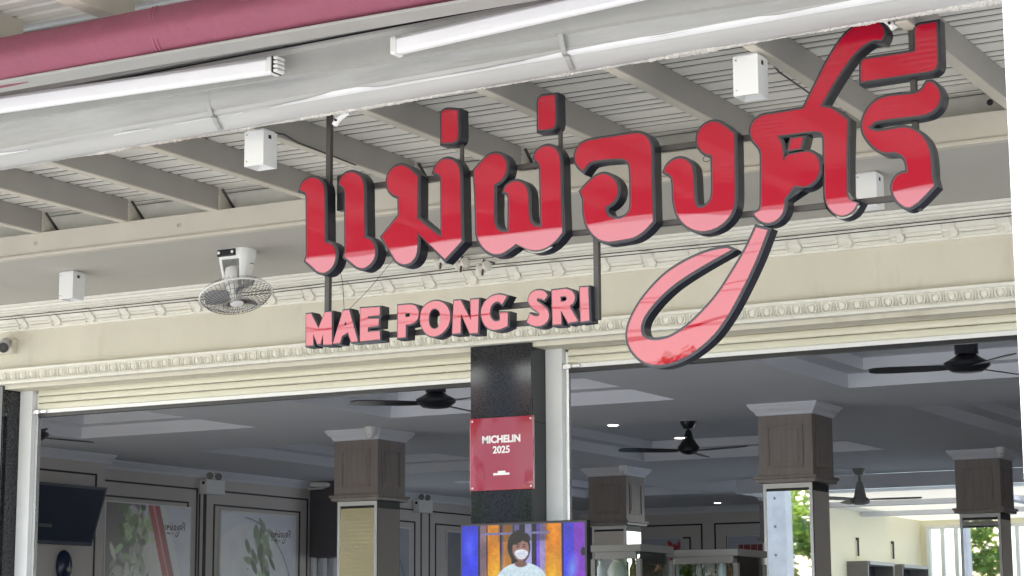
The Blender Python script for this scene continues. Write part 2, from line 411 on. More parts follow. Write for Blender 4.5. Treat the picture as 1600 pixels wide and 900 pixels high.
# ------------------------------------------------------------------ roller shutters
def shutter(x0, x1, zb, label, m=None, gap=.0045):
    t = thing('roller_shutter', label, 'shutter', ((x0+x1)/2, FY+.25, zb), 'cream roller shutters above the openings')
    y = FY+.235; z = zb+.035; k = 0
    MB().box(x0, x1, y-.012, y+.012, zb+.006, zb+.034).build('bottom_bar', m_whiteplastic, t, bevel=.003)
    MB().box(x0, x1, y-.010, y+.03, zb-.022, zb+.005).build('rubber_seal', m_black, t)
    hgt = .052
    while z < 3.60:
        pr = [(y+.008, z), (y-.006, z), (y-.013, z+.003), (y-.016, z+.012), (y-.016, z+.036), (y-.011, z+hgt-.007), (y+.000, z+hgt-gap), (y+.008, z+hgt-gap)]
        MB().prof_x(pr, x0, x1).build('slat', m or m_slat, t, smooth=50); z += hgt
    lk = MB().box(x0-.03, x0+.03, y-.045, y-.013, zb+.0, zb+.03).box(x0+.03, x0+.09, y-.03, y-.0125, zb+.008, zb+.026)
    lk.build('lock', m_steel, t, bevel=.003)
    return t
shutter(-10.80, -6.91, 3.29, 'cream roller shutter pulled up over the left opening, its lock at the lower left corner')
shutter(-6.24, -2.34, 3.335, 'cream roller shutter pulled up over the right opening, behind the long sign tail')
shutter(-15.7, -11.47, 2.1, 'cream roller shutter half lowered in the bay beyond the left pier', translucent_mat('added_glow_slat', (.74, .70, .56), .5), .001)  # translucency added so the slats glow in the column mirror
shutter(-1.68, 2.9, 3.33, 'cream roller shutter pulled up in the bay behind the white post')

# ------------------------------------------------------------------ veranda roof
ver = thing('veranda_roof', 'steel framed ribbed veranda roof with taupe rafters over the sign', 'roof', (-6, 10, 4.1))
SZ, BY = 4.07, 10.05
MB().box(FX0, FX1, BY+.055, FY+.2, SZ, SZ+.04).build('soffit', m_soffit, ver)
pr = [(BY, SZ-.008), (BY-.012, SZ-.008), (BY-.012, SZ-.030), (BY+.05, SZ-.030), (BY+.05, SZ+.128), (BY, SZ+.128)]
bm_ = MB().prof_x(pr, FX0, FX1).build('front_beam', m_steelcream, ver, bevel=.004)
for px, py in ((55, 380.5), (279, 352.5), (1547, 160)):
    c = PY(px, py, BY)
    MB().lathe([(.0165, 0), (.0165, .004), (.010, .005)], c, 16, (0, -1, 0)).build('bolt_ring', m_steelcream if px < 1500 else m_dark, bm_, smooth=40)
    MB().lathe([(.0095, .0045), (.0095, .0065)], c, 12, (0, -1, 0)).build('bolt_hole', m_dark if px > 1500 else m_rafter, bm_)
RZ = 4.198; RT = 4.338
MB().box(FX0, FX1, 10.225, 10.24, SZ+.05, RT-.002).build('closing_board', m_plaster, ver)
rx = [-7.649 + .7085*k for k in range(-11, 15)]
raf = MB().box(-.022, .022, .14, 1.86, 0, .138)
flg = MB().box(-.036, .022, .14, 1.86, -.007, -.0002); me_flg = flg.mesh('lower_flange', m_steelcream)  # paler colour paints ground light onto the rafter's downward face
gus = MB().add([(0, 0, 0), (0, .16, 0), (0, .0, .135), (.006, 0, 0), (.006, .16, 0), (.006, 0, .135)], [(0, 1, 2), (3, 5, 4), (0, 3, 4, 1), (1, 4, 5, 2), (2, 5, 3, 0)])
me_raf = raf.mesh('rafter', m_rafter); me_gus = gus.mesh('gusset_plate', m_steelcream)
brc = MB().tube([(.0, .012, .125), (.0, .165, .004)], .009, 6); me_brc = brc.mesh('gusset_brace', m_bar)
for x in rx:
    link('rafter', me_raf, ver, loc=(x-.0, BY-1.86-.005, RZ))
    link('lower_flange', me_flg, ver, loc=(x, BY-1.86-.005, RZ))
    link('gusset_plate', me_gus, ver, loc=(x+.024, BY+.003, RZ+.002))
    link('gusset_brace', me_brc, ver, loc=(x+.036, BY+.003, RZ+.002))
# ribbed sheet: flat pans with raised ribs running along the front, ribs in threes
ys = []; y0 = 9.147 - .66*3
prof = [(8.15, RT)]
per = .332; k = -3
ribs = []
while 9.147+per*k < 10.2:
    for d in (0, .0865, .174): ribs.append(9.147+per*k+d)
    k += 1
for yr in ribs:
    if 8.16 < yr < 10.24: prof += [(yr-.017, RT), (yr-.016, RT+.06), (yr+.016, RT+.06), (yr+.017, RT)]; MB().box(FX0+.01, FX1-.01, yr-.0155, yr+.0155, RT+.006, RT+.055).build('rib_shade_strip', m_ribshade, ver)  # dark strip added in each rib to stand for its shade
prof.append((FY+.35, RT))
prof += [(FY+.35, RT+.13), (8.15, RT+.13)]
MB().prof_x(prof, FX0, FX1).build('ribbed_sheet', m_sheet, ver)

# ------------------------------------------------------------------ gutter
def lipz(x): return 4.124 + (x+7.78)*.0168
gut = thing('rain_gutter', 'long grey metal rain gutter with a crumbling pale edge, running over the sign', 'gutter', (-6, 8.25, 4.15))
prof = np.array([(.10, .16), (.05, .10), (.012, .030), (0, .004), (-.018, -.006), (-.040, .001), (-.062, .012), (-.080, .026), (-.092, .038), (-.098, .052), (-.126, .057), (-.132, .074), (-.146, .095), (-.160, .13), (-.172, .17), (-.184, .21), (-.196, .25), (-.20, .29)])
NX = 520; xs = np.linspace(-13, 1.5, NX)
def fbm(x, sc, seed, o=4):
    r = np.random.default_rng(seed); v = np.zeros_like(x); a = 1
    for i in range(o):
        tab = r.standard_normal(4096); q = (x+50)*sc*2**i; i0 = np.floor(q).astype(int); t = q-i0; t = t*t*(3-2*t)
        v += a*(tab[i0 % 4096]*(1-t)+tab[(i0+1) % 4096]*t); a *= .5
    return v
vs = []; fs = []
wob = [fbm(xs, .8, 11+j//3, 3) for j in range(len(prof))]
for j, (dy, dzz) in enumerate(prof):
    amp = .004 if j < 9 else .011*min(1, (j-9)/3)
    for i, x in enumerate(xs):
        vs.append((x, 8.30+dy+amp*.5*wob[j][i], lipz(x)+dzz+amp*.35*wob[j][i]))
def strip(j0, j1, name, m):
    f = [(j*NX+i, j*NX+i+1, (j+1)*NX+i+1, (j+1)*NX+i) for j in range(j0, j1) for i in range(NX-1)]
    used = sorted({k for q in f for k in q}); mp = {k: n for n, k in enumerate(used)}
    MB().add([vs[k] for k in used], [tuple(mp[k] for k in q) for q in f]).build(name, m, gut, smooth=60)
m_band = mat('baked_light_band', (.42, .42, .415), .45, var=.10, vscale=3, stretch=(.3, 2, 2), bump=.4, bscale=9, bdist=.01, grime=((.38, .38, .375), 2.4, .60))  # lighter tone puts the better lit lower gutter into the colour
strip(0, 11, 'lower_band', m_band)
xs3 = np.linspace(-12.5, 1.3, 900); wv = np.clip(.55+.45*fbm(xs3, 1.1, 77, 4), 0, 1.6); v3 = []; f3 = []
wi = [np.interp(xs3, xs, wob[j]) for j in (8, 9, 10, 11)]
for i, x in enumerate(xs3):
    for q, t in enumerate((0, .5, 1)):
        u = .6 + (.25+t*1.9*min(wv[i], 1)); j = 8+int(min(u, 2.999)); fr_ = min(u, 2.999)-int(min(u, 2.999))
        dy = prof[j][0]*(1-fr_)+prof[j+1][0]*fr_; dq = prof[j][1]*(1-fr_)+prof[j+1][1]*fr_
        wz_ = wi[j-8][i]*(1-fr_)+wi[min(j-7, 3)][i]*fr_; amp = .004 if j < 9 else .011*min(1, (j-9)/3)
        v3.append((x, 8.30+dy+amp*.5*wz_-.0035, lipz(x)+dq+amp*.35*wz_-.003))
for i in range(len(xs3)-1):
    if wv[i] > .12:
        for q in range(2): f3.append((i*3+q, i*3+q+1, (i+1)*3+q+1, (i+1)*3+q))
MB().add(v3, f3).build('crease_highlight', mat('painted_highlight', (.72, .73, .74), .5, var=.06), gut, smooth=60)  # pale ribbon painted as the highlight along the crease
strip(11, len(prof)-1, 'trough', m_gutter)
# sealant along the lower edge
xs2 = np.linspace(-12.5, 1.4, 1800); th = .0145 + .0035*np.clip(fbm(xs2, 2.2, 5, 5), -1.8, 2)
vs = []; fs = []; n = 7
for i, x in enumerate(xs2):
    for j in range(n):
        a = math.pi*(.10 + 1.25*j/(n-1)); rr = th[i]*(1+.10*RNG.standard_normal())
        vs.append((x, 8.292 + math.cos(a)*rr*1.2, lipz(x)+.002 - math.sin(a)*rr))
for i in range(len(xs2)-1):
    for j in range(n-1): fs.append((i*n+j, i*n+j+1, (i+1)*n+j+1, (i+1)*n+j))
MB().add(vs, fs).build('crumbling_edge', m_lip, gut)
# straps on the gutter
for px in (330, 878):
    c = PY(px, 0, 8.15).x
    s_ = MB(); pts = []
    for (dy, dzz) in prof[5:16]: pts.append((8.30+dy-.003, lipz(c)+dzz-.003))
    for (a, b) in zip(pts[:-1], pts[1:]):
        s_.add([(c-.012, a[0]-.004, a[1]-.004), (c+.012, a[0]-.004, a[1]-.004), (c+.012, b[0]-.004, b[1]-.004), (c-.012, b[0]-.004, b[1]-.004)], [(0, 1, 2, 3)])
    s_.box(c-.018, c+.018, 8.185, 8.20, lipz(c)+.047, lipz(c)+.060)
    s_.build('strap', m_gutter, gut)
# upper fascia behind the lamps: rails with a slot between
fz = lambda x: lipz(x)+.255
fb = MB()
def srail(y0, y1, za, zb, m, name):
    mb = MB(); X = (-13, -1.2)
    v = []
    for x in X: v += [(x, y0, lipz(x)+za), (x, y1, lipz(x)+za), (x, y1, lipz(x)+zb), (x, y0, lipz(x)+zb)]
    mb.add(v, [(0, 1, 2, 3), (7, 6, 5, 4), (0, 4, 5, 1), (1, 5, 6, 2), (2, 6, 7, 3), (3, 7, 4, 0)])
    return mb.build(name, m, gut, bevel=.004)
srail(8.045, 8.10, .268, .288, m_panel, 'rail')
srail(8.07, 8.10, .288, .305, m_dark, 'slot_liner')
srail(8.03, 8.10, .305, .60, m_panel, 'fascia_board')
# broken white clamp on the gutter by the left rod, and one at the right
cl = PY(520, 190, 8.33)
def clamp(c, label, dx):
    t = thing('pipe_clamp', label, 'clamp', c)
    MB().tube([c+Vector((-.02*dx, 0, -.02)), c+Vector((.0, 0, .008)), c+Vector((.035*dx, 0, .028)), c+Vector((.07*dx, -.005, .034))], [.016, .018, .017, .012], 8).build('clamp_body', m_whiteplastic, t, smooth=40)
    MB().lathe([(.006, 0), (.006, .012)], c+Vector((.0, -.016, .0)), 8, (0, -1, 0)).build('screw', m_dark, t)
clamp(PY(528, 189, 8.36), 'broken white clamp at the top of the left sign rod under the gutter', 1)
clamp(PY(1392, 38, 8.36), 'small white clamp above the tip of the tall curved red stroke', -.7)

# ------------------------------------------------------------------ fluorescent battens
def batten(xa, ya, xb, yb, label, endr):
    """lower edge pixels at depth 8.0"""
    Y0 = 7.99
    a, b = PY(xa, ya, Y0), PY(xb, yb, Y0); t = thing('tube_light', label, 'light', (a+b)/2, 'white tube lights under the awning')
    d = (b-a).normalized(); up = Vector((0, 0, 1)); n = d.cross(up).normalized(); n = n if n.y < 0 else -n
    def bar(p, q, y0, y1, z0, z1, name, m, bev=.004):
        v = []
        for e in (p, q): v += [e+n*y0+up*z0, e+n*y1+up*z0, e+n*y1+up*z1, e+n*y0+up*z1]
        MB().add(v, [(0, 1, 2, 3), (7, 6, 5, 4), (0, 4, 5, 1), (1, 5, 6, 2), (2, 6, 7, 3), (3, 7, 4, 0)]).build(name, m, t, bevel=bev)
    bar(a, b, .006, .045, .0, .072, 'diffuser', m_tube, .010)
    bar(a, b, -.03, .004, .01, .094, 'backplate', m_white, .003)
    for e, s_ in ((a, -1), (b, 1)):
        bar(e-d*.0*s_, e+d*.03*s_, -.03, .052, -.004, .084, 'end_cap', m_whiteplastic, .010)
    if endr:
        bar(b+d*.031, b+d*.036, -.028, .048, .0, .080, 'end_gap', m_dark, 0)
        for k in range(4): bar(b+d*.037, b+d*.062, -.02+0*k, .046, .002+.021*k, .018+.021*k, 'end_rib', m_whiteplastic, .005)
batten(-190, 205, 425, 117.5, 'white tube light with a ribbed end cap, left of the pair under the maroon awning', True)
batten(626, 86, 1180, -38, 'white tube light leaving the top of the photo, right of the pair', False)

# ------------------------------------------------------------------ awning roll
aw = thing('rolled_awning', 'maroon cloth awning rolled up along the roof edge', 'awning', (-6, 7.7, 4.5))
NX = 400; xs = np.linspace(-12, -2.2, NX); n = 60
vs = []; fs = []
za = lambda x: 4.500 + (x+7.24)*.0075
f1 = [fbm(xs, 2.2, 40, 4)*(1-abs((j/n*3) % 1*2-1)) + fbm(xs, 2.2, 41+int(j/n*3), 5)*abs((j/n*3) % 1*2-1) for j in range(n)]
for i, x in enumerate(xs):
    for j in range(n):
        a = 2*math.pi*j/n; r_ = .122*(1+.014*f1[j][i])*(1+.15*max(0, math.cos(a-math.radians(188)))**12 + .07*max(0, math.cos(a-math.radians(262)))**10 + .04*max(0, math.cos(a-math.radians(95)))**10)
        vs.append((x, 7.7+math.cos(a)*r_, za(x)+math.sin(a)*r_))
for i in range(NX-1):
    for j in range(n): fs.append((i*n+j, i*n+(j+1) % n, (i+1)*n+(j+1) % n, (i+1)*n+j))
MB().add(vs, fs).build('cloth_roll', m_awning, aw, smooth=80)
m_seam = mat('seam_thread', (.42, .13, .2), .7, var=.1)
for dx in (0, .022):
    c = PY(222, 70, 7.6).x + dx
    pts = []
    for j in range(13):
        a = math.radians(90 + 190*j/12); pts.append((c + .07*math.sin(j/12*2.6), 7.7+math.cos(a)*.1285*(1+.02*math.cos(a-4)), za(c)+math.sin(a)*.1285))
    MB().tube(pts, .0028, 5).build('seam', m_seam, aw, smooth=60)
MB().prof_x([(7.63, 4.372), (7.78, 4.372), (7.78, 4.386), (7.63, 4.386)], -12, -2.3).build('front_bar', m_panel, aw, bevel=.003)
# ------------------------------------------------------------------ outer canopy
can = thing('street_canopy', 'outer canopy roof with cream rafters and ribbed sheet above the awning', 'roof', (-6, 6.4, 4.7))
CZ = 4.70
raf2 = MB().box(-.05, .05, 0, 4.6, 0, .12).mesh('rafter', m_steelcream)
for k in range(-8, 10): link('rafter', raf2, can, loc=(-6.68+.745*k, 3.40, CZ))
prof = [(3.32, CZ+.122)]; yy = 3.40
while yy < 8.3:
    prof += [(yy, CZ+.122), (yy+.008, CZ+.15), (yy+.036, CZ+.15), (yy+.044, CZ+.122)]; yy += .11
prof += [(8.3, CZ+.122), (8.3, CZ+.18), (3.32, CZ+.18)]
MB().prof_x(prof, -13, 1.6).build('ribbed_sheet', m_sheet, can)
MB().box(-13, 1.6, 3.27, 3.31, CZ-.08, CZ+.2).build('front_fascia', m_steelcream, can)
MB().box(-13, 1.6, 8.10, 8.16, 4.32, CZ+.10).build('back_wall_board', m_panel, can)
pst = thing('canopy_post', 'white painted square post at the right edge of the photo', 'post', (PY(1568, 0, 3.4).x+.07, 3.48, 0))
pxl = PY(1563, 0, 3.4).x
MB().box(pxl, pxl+.15, 3.40, 3.55, 0, CZ-.002).build('shaft', m_white, pst, bevel=.012)
for dx in (.028, .062, .105): MB().box(pxl+dx, pxl+dx+.006, 3.397, 3.3995, .05, CZ-.01).build('rib', m_white, pst)
MB().box(pxl-.05, pxl+.2, 3.35, 3.6, 0, .02).build('base_plate', m_steel, pst)

# ------------------------------------------------------------------ the sign
SY, DEP, RIM = 8.42, .073, .0135
G = []   # (name, origin, scale, [loops]) ; loop point (x,y) or (x,y,1) for corners
def g(name, ox, oy, sc, *loops): G.append((name, [[(ox+p[0]/sc, oy+p[1]/sc, *p[2:]) for p in lp] for lp in loops]))
c = 1
g('thai_letter', 460, 260, 5, [(50,188,c),(66,140),(105,103),(150,91),(195,104),(226,138),(238,185),(241,300,c),(243,597,c),(285,605),(318,640),(328,690),(316,755),(283,805),(235,831),(190,822),(140,780,c),(92,737,c),(105,692,c),(104,245,c),(98,214),(78,194)])
g('thai_letter', 460, 260, 5, [(358,140,c),(375,92),(410,58),(455,48),(500,64),(535,105),(547,155),(549,300,c),(553,560,c),(592,572),(622,605),(636,655),(626,720),(590,770),(540,795),(495,785),(440,742,c),(395,704,c),(407,665,c),(405,210,c),(398,175),(380,152)])
g('thai_letter', 590, 230, 4.5, [(72,235),(90,180),(128,142),(175,130),(220,148),(255,178,c),(287,208,c),(284,502,c),(456,640,c),(456,240,c),(443,198),(400,176,c),(413,140),(442,105),(490,84),(536,96),(570,130),(583,180),(588,400,c),(594,662,c),(478,787,c),(285,600,c),(285,690),(274,760),(240,808),(185,824),(138,800),(104,750,c),(36,630,c),(157,480,c),(154,348,c),(118,334),(86,303)])
g('tone_mark', 670, 140, 6.957, [(150,275),(158,245),(180,228),(210,222),(322,230,c),(324,500),(312,545),(280,568),(240,577,c),(150,580,c)])
g('tone_mark', 670, 140, 6.957, [(1200,135),(1210,100),(1235,80),(1270,73),(1378,62,c),(1382,350),(1370,400),(1340,424),(1300,432,c),(1200,440,c)])
g('thai_letter', 730, 210, 4.5, [(55,256,c),(108,196),(158,150),(205,138),(248,152),(275,190),(280,245),(260,302),(222,338),(194,356,c),(192,560,c),(198,630),(218,668),(255,688),(299,688,c),(300,450),(290,415),(264,402,c),(275,372),(305,345),(350,332),(396,347),(424,385),(433,430),(438,560),(450,618),(478,646),(530,656,c),(522,240,c),(512,205),(477,165,c),(494,123),(530,94),(575,84),(622,102),(648,140),(657,195),(663,450,c),(672,690,c),(615,758),(548,802),(480,816),(425,805),(348,770,c),(305,802),(250,836),(195,842),(148,822),(108,782),(84,740),(72,690,c),(66,450,c)])
g('thai_letter', 890, 190, 4.5, [(45,258),(52,210),(80,165),(125,141),(185,128,c),(465,84,c),(518,91),(557,124),(576,172),(581,400,c),(589,702,c),(525,770),(455,814),(370,832),(270,844),(212,828),(162,785),(126,725),(109,650),(103,540,c),(84,490,c),(140,428),(195,385),(245,371),(292,387),(328,424),(343,475),(332,530),(305,568),(254,604,c),(265,650),(300,680),(345,686),(395,668),(428,630),(438,585),(432,320),(416,281),(375,262),(280,264,c),(200,273),(150,287),(122,315),(101,345,c),(62,308)])
g('thai_letter', 1030, 170, 4.5, [(274,215),(286,162),(320,120),(370,96),(420,99),(462,122),(530,178,c),(533,400,c),(535,610),(527,690),(498,755),(440,815),(370,850),(290,860),(220,838),(160,788),(126,725),(109,640),(103,515),(90,474),(42,441,c),(60,402),(100,366),(150,352),(200,368),(232,405),(243,460),(252,640),(266,686),(300,699),(345,675),(374,632),(382,575),(378,326,c),(338,318),(300,290),(279,255)])
body = [(1160+x/4.09, 150+y/4.09, *k) for x, y, *k in [(58,225),(75,172),(122,132),(190,118,c)]]
tail = [(1240+x/5.623, 20+y/5.623, *k) for x, y, *k in [(95,845,c),(190,650),(300,432),(390,285),(470,185),(545,125),(630,100),(740,84),(785,125),(800,180),(776,242,c),(705,240),(620,287),(520,382),(420,522),(330,665),(236,830,c)]]
rest = [(1160+x/4.09, 150+y/4.09, *k) for x, y, *k in [(555,76,c),(612,106),(675,155,c),(668,400,c),(670,630,c),(690,666),(738,688,c),(712,730),(672,758),(630,765),(590,748),(552,706),(537,660),(530,400,c),(526,262),(516,240),(490,228),(440,226,c),(225,255,c),(252,300),(268,422,c),(285,388),(360,366),(440,362),(480,393),(497,450),(485,510),(450,555),(400,578),(336,573,c),(272,660,c),(268,722),(245,770),(205,802),(155,811),(112,792),(77,755,c),(115,730),(127,690,c),(126,362),(112,328),(72,280)]]
G.append(('thai_letter', [body+tail+rest]))
g('letter_bar', 1160, 150, 4.09, [(318,275,c),(392,264,c),(374,335,c),(300,346,c)])
g('vowel_mark', 1240, 20, 5.623, [(1076,165),(1083,130),(1110,110),(1150,103,c),(1258,85,c),(1268,440),(1258,480),(1218,509),(1160,520,c),(601,606,c),(603,445),(612,425),(640,412),(1040,350,c),(1070,338),(1077,310)])
g('thai_letter', 1330, 110, 3.912, [(73,335),(86,278),(122,220),(172,180),(235,160),(395,144),(435,122),(466,76,c),(492,74),(530,108),(546,160),(530,215),(490,255),(430,275),(290,291),(150,315),(104,353,c),(150,373),(230,366),(330,352),(400,374),(450,420),(478,480),(490,560),(494,650,c),(509,706,c),(405,810),(350,838),(302,815),(265,765),(255,712),(272,662),(308,634),(349,628,c),(346,582),(325,528),(280,502),(200,500),(150,472),(105,424),(80,378)])
g('sign_tail', 960, 340, 3.6, [(800,56,c),(864,72,c),(805,225),(730,385),(640,550),(560,660),(460,748),(370,800),(272,828),(190,820),(130,780),(88,720),(76,655),(92,585),(140,490),(205,405),(300,312),(420,238),(540,190),(638,173),(660,182,c),(560,238),(430,315),(325,388),(228,482),(168,565),(152,620),(165,668),(212,690),(300,680),(400,622),(500,530),(590,425),(680,285),(750,165)])
L1 = (470, 440, 6.4); L2 = (700, 430, 6.4)
def poly(*p): return [(*q, 1) for q in p]
g('latin_letter', *L1, poly((60,328),(110,322),(184,468),(248,308),(315,305),(318,628),(232,632),(228,530),(203,622),(172,626),(130,522),(132,638),(60,642)))
g('latin_letter', *L1, poly((328,622),(430,292),(490,284),(578,597),(512,605),(478,508),(420,545),(398,614)), poly((455,395),(440,440),(468,437)))
g('latin_letter', *L1, poly((603,268),(797,256),(797,340),(680,348),(680,375),(787,372),(785,442),(678,458),(676,505),(797,497),(799,578),(600,598)))
g('latin_letter', *L1, [(978,240,1),(1100,230,1),(1150,243),(1181,290),(1183,345),(1160,395),(1110,424),(1057,432,1),(1055,555,1),(975,565,1)], poly((1052,318),(1096,312),(1098,352),(1052,358)))
g('latin_letter', *L1, [(1360,195),(1440,220),(1490,290),(1500,365),(1470,460),(1400,530),(1330,550),(1260,520),(1210,440),(1200,360),(1225,270),(1285,215)], [(1345,270),(1385,290),(1402,350),(1395,420),(1370,465),(1340,475),(1305,455),(1288,400),(1292,330),(1312,288)])
g('latin_letter', *L2, poly((65,258),(135,255),(235,450),(232,248),(315,240),(305,578),(225,582),(135,385),(132,580),(50,585)))
g('latin_letter', *L2, [(595,212,1),(520,196),(440,215),(375,270),(340,350),(347,440),(385,510),(450,546),(530,538),(602,507,1),(605,375,1),(528,375,1),(528,455,1),(480,465),(438,428),(427,345),(455,288),(505,264),(548,293,1)])
g('latin_letter', *L2, [(1003,205,1),(978,170),(930,152),(865,163),(818,210),(812,270),(845,322),(900,365),(922,395),(905,413),(865,408),(828,388,1),(795,470,1),(850,503),(920,510),(985,478),(1016,410),(998,345),(950,300),(897,258),(897,236),(930,233),(968,250,1)])
g('latin_letter', *L2, [(1045,155,1),(1190,137,1),(1248,163),(1275,215),(1263,272),(1222,312,1),(1305,460,1),(1210,480,1),(1135,352,1),(1140,490,1),(1055,497,1)], poly((1130,215),(1182,210),(1196,235),(1182,262),(1135,268)))
g('latin_letter', *L2, poly((1325,125),(1408,118),(1420,455),(1335,467)))
sign = thing('restaurant_sign', 'big red Thai channel letters over small MAE PONG SRI lettering, hung on dark rods', 'sign', (-4.3, SY, 3.6))
FACES = []
letters = []
for name, loops in G:
    paths = []
    for lp in loops:
        q = [PY(p.x, p.y, SY) for p in smooth_path(lp)]
        paths.append([Vector((v.x, v.z)) for v in q])
    lat = name == 'latin_letter'
    rim = .0078 if lat else RIM
    bodyloops = [offset_path(paths[0], rim)] + [offset_path(p, -rim*.6) for p in paths[1:]]
    dep = .068 if lat else DEP
    if name in ('thai_letter', 'sign_tail') or True: FACES.append(paths)
    o = link(name, slab(name, bodyloops, SY, SY+dep, m_return, 30), sign)
    trim = [offset_path(paths[0], rim*.42)] + [offset_path(p, -rim*.3) for p in paths[1:]]
    link('trim_edge', slab('trim_edge', trim, SY-.003, SY-.0002, m_trim, 30), o)
    link('letter_face', slab('letter_face', paths, SY-.0062, SY-.0032, m_red, 30), o)
    letters.append(o)
def hbar(xa, ya, xb, yb, name='frame_bar', r=.013, y=SY+.085):
    a, b = PY(xa, ya, y), PY(xb, yb, y); z = (a.z+b.z)/2
    MB().box(a.x, b.x, y-r, y+r, z-r, z+r).build(name, m_bar, sign, bevel=.002)
def vbar(px, ya, yb, name='hanging_rod', r=.0135, y=SY+.05, q=None):
    a, b = PY(px, ya, y), PY(px, yb, y); x = PY(px, q or (ya+yb)/2, y).x
    MB().box(x-r, x+r, y-r, y+r, a.z, b.z).build(name, m_bar, sign, bevel=.002)
hbar(530, 302, 1330, 190); hbar(540, 402, 1400, 312)
hbar(500, 512, 930, 460); hbar(500, 540, 930, 488)
vbar(514, 165, 500); vbar(933, 330, 500); vbar(1429, -10, 330); vbar(722, 205, 300, 'mark_rod', .0085); vbar(876, 190, 280, 'mark_rod', .0085); vbar(1198, 330, 372, 'mark_rod', .012)
def cable(pts, r, n=5): MB().tube(pts, r, n).build('cable', m_black, sign, smooth=60)
a, b = PY(527, 400, SY+.09), PY(538, 488, SY+.03); cable([a, (a+b)/2+Vector((.012, 0, 0)), b], .0014)
a, b = PY(615, 405, SY+.09), PY(541, 488, SY+.03); cable([a, (a*.5+b*.5)+Vector((.0, 0, -.012)), b], .0014)
a, b = PY(540, 330, SY+.08), PY(541, 380, SY+.08); cable([a+Vector((0, 0, .06)), a+Vector((.012, 0, 0)), (a+b)/2+Vector((-.006, 0, 0)), b, b+Vector((.012, 0, -.05))], .004)
a = PY(1104, 248, SY+.03); cable([a+Vector((.018*math.cos(t), 0, .014*math.sin(t))) for t in np.linspace(.3, 5.6, 9)], .002)
MB().box(*sorted((PY(529, 275, SY+.09).x, PY(541, 275, SY+.09).x)), SY+.075, SY+.12, PY(530, 330, SY+.09).z, PY(530, 275, SY+.09).z).build('junction_box', m_black, sign, bevel=.003)

# ------------------------------------------------------------------ square downlight boxes
def boxlight(px, py, z, label, ph=50):
    c0 = PZ(px, py, z); t = thing('box_downlight', label, 'light', c0, 'white square box lights under the roof')
    s_, h = .060, .185
    MB().box(c0.x-.05, c0.x+.05, c0.y-.05, c0.y+.05, z-.008, z).build('mount_plate', m_white, t)
    th = .004; mb = MB(); zt, zb = z-.009, z-.009-h
    mb.box(c0.x-s_, c0.x+s_, c0.y-s_, c0.y-s_+th, zb, zt).box(c0.x-s_, c0.x+s_, c0.y+s_-th, c0.y+s_, zb, zt)
    mb.box(c0.x-s_, c0.x-s_+th, c0.y-s_+th+.0003, c0.y+s_-th-.0003, zb, zt).box(c0.x+s_-th, c0.x+s_, c0.y-s_+th+.0003, c0.y+s_-th-.0003, zb, zt).box(c0.x-s_+th+.0003, c0.x+s_-th-.0003, c0.y-s_+th+.0003, c0.y+s_-th-.0003, zb+.05, zb+.056)
    mb.build('housing', m_white, t)
    MB().box(c0.x+s_, c0.x+s_+.0012, c0.y-.018, c0.y+.006, zt-.040, zt-.020).build('slot', m_dark, t)
    if z > 4.15: MB().tube([(c0.x+.03, c0.y+.03, z-.002), (c0.x+.035, c0.y+.16, z+.012), (c0.x+.01, c0.y+.32, z+.004), (c0.x-.005, c0.y+.9, z-.0005)], .005, 5).build('cable', m_wire, t, smooth=60)
    for dz_ in (-.02, -.16): MB().lathe([(.0045, 0), (.004, .002)], (c0.x-.045, c0.y-s_, zt+dz_), 8, (0, -1, 0)).build('screw', m_steel, t)
    MB().lathe([(.03, 0), (.03, .006), (.02, .008)], (c0.x, c0.y, zb+.049), 14, (0, 0, -1)).build('lamp_lens', m_whiteplastic, t)
boxlight(408, 205, RZ-.007, 'white box light under a rafter beside the gutter, left of the sign')
boxlight(1172, 88, RZ-.007, 'white box light hanging under the rafters above the tallest red letters')
boxlight(113, 425, SZ-.001, 'white box light on the soffit at far left, left of the fan')
boxlight(1358, 271, SZ-.001, 'white box light on the soffit seen between the last two red letters')

# ------------------------------------------------------------------ soffit fan
fc = PZ(371, 391, SZ)
fan = thing('orbit_fan', 'white caged oscillating fan hanging from the soffit left of the sign', 'fan', fc)
hw = .118
def ring(w_, d_, z, k=28, e=.55):
    o = []
    for i in range(k):
        a = 2*math.pi*i/k; cx, sx = math.cos(a), math.sin(a)
        o.append(fc+Vector((math.copysign(abs(cx)**e, cx)*w_, math.copysign(abs(sx)**e, sx)*d_, z)))
    return o
lv = [(0, .118, .085), (-.02, .118, .085), (-.07, .112, .080), (-.13, .102, .07), (-.19, .092, .055), (-.235, .085, .045)]
vs = []; fs = []
for z, a, d in lv: vs += ring(a, d, z)
for i in range(len(lv)-1):
    for j in range(28): fs.append((i*28+j, i*28+(j+1) % 28, (i+1)*28+(j+1) % 28, (i+1)*28+j))
# arch cut: drop faces of the front lower middle
def keep(f):
    cc = sum((Vector(vs[i]) for i in f), Vector())/4 - fc
    return not (cc.y < 0 and abs(cc.x) < .066 and cc.z < -.06)
fs = [f for f in fs if keep(f)] + [tuple(range(27, -1, -1))]
o = MB().add(vs, fs).build('housing', m_whiteplastic, fan, smooth=50)
so_ = o.modifiers.new('shell', 'SOLIDIFY'); so_.thickness = .006
MB().box(fc.x-.095, fc.x+.05, fc.y-.094, fc.y-.078, SZ-.052, SZ-.004).build('control_window', m_black, fan, bevel=.008)
for dx in (-.078, .028): MB().lathe([(.010, 0), (.010, .003), (.006, .005)], (fc.x+dx, fc.y-.094, SZ-.026), 12, (0, -1, 0)).build('sensor', m_whiteplastic, fan, smooth=40)
MB().box(fc.x+.1185, fc.x+.121, fc.y-.02, fc.y+.02, SZ-.10, SZ-.096).build('side_clip', m_dark, fan)
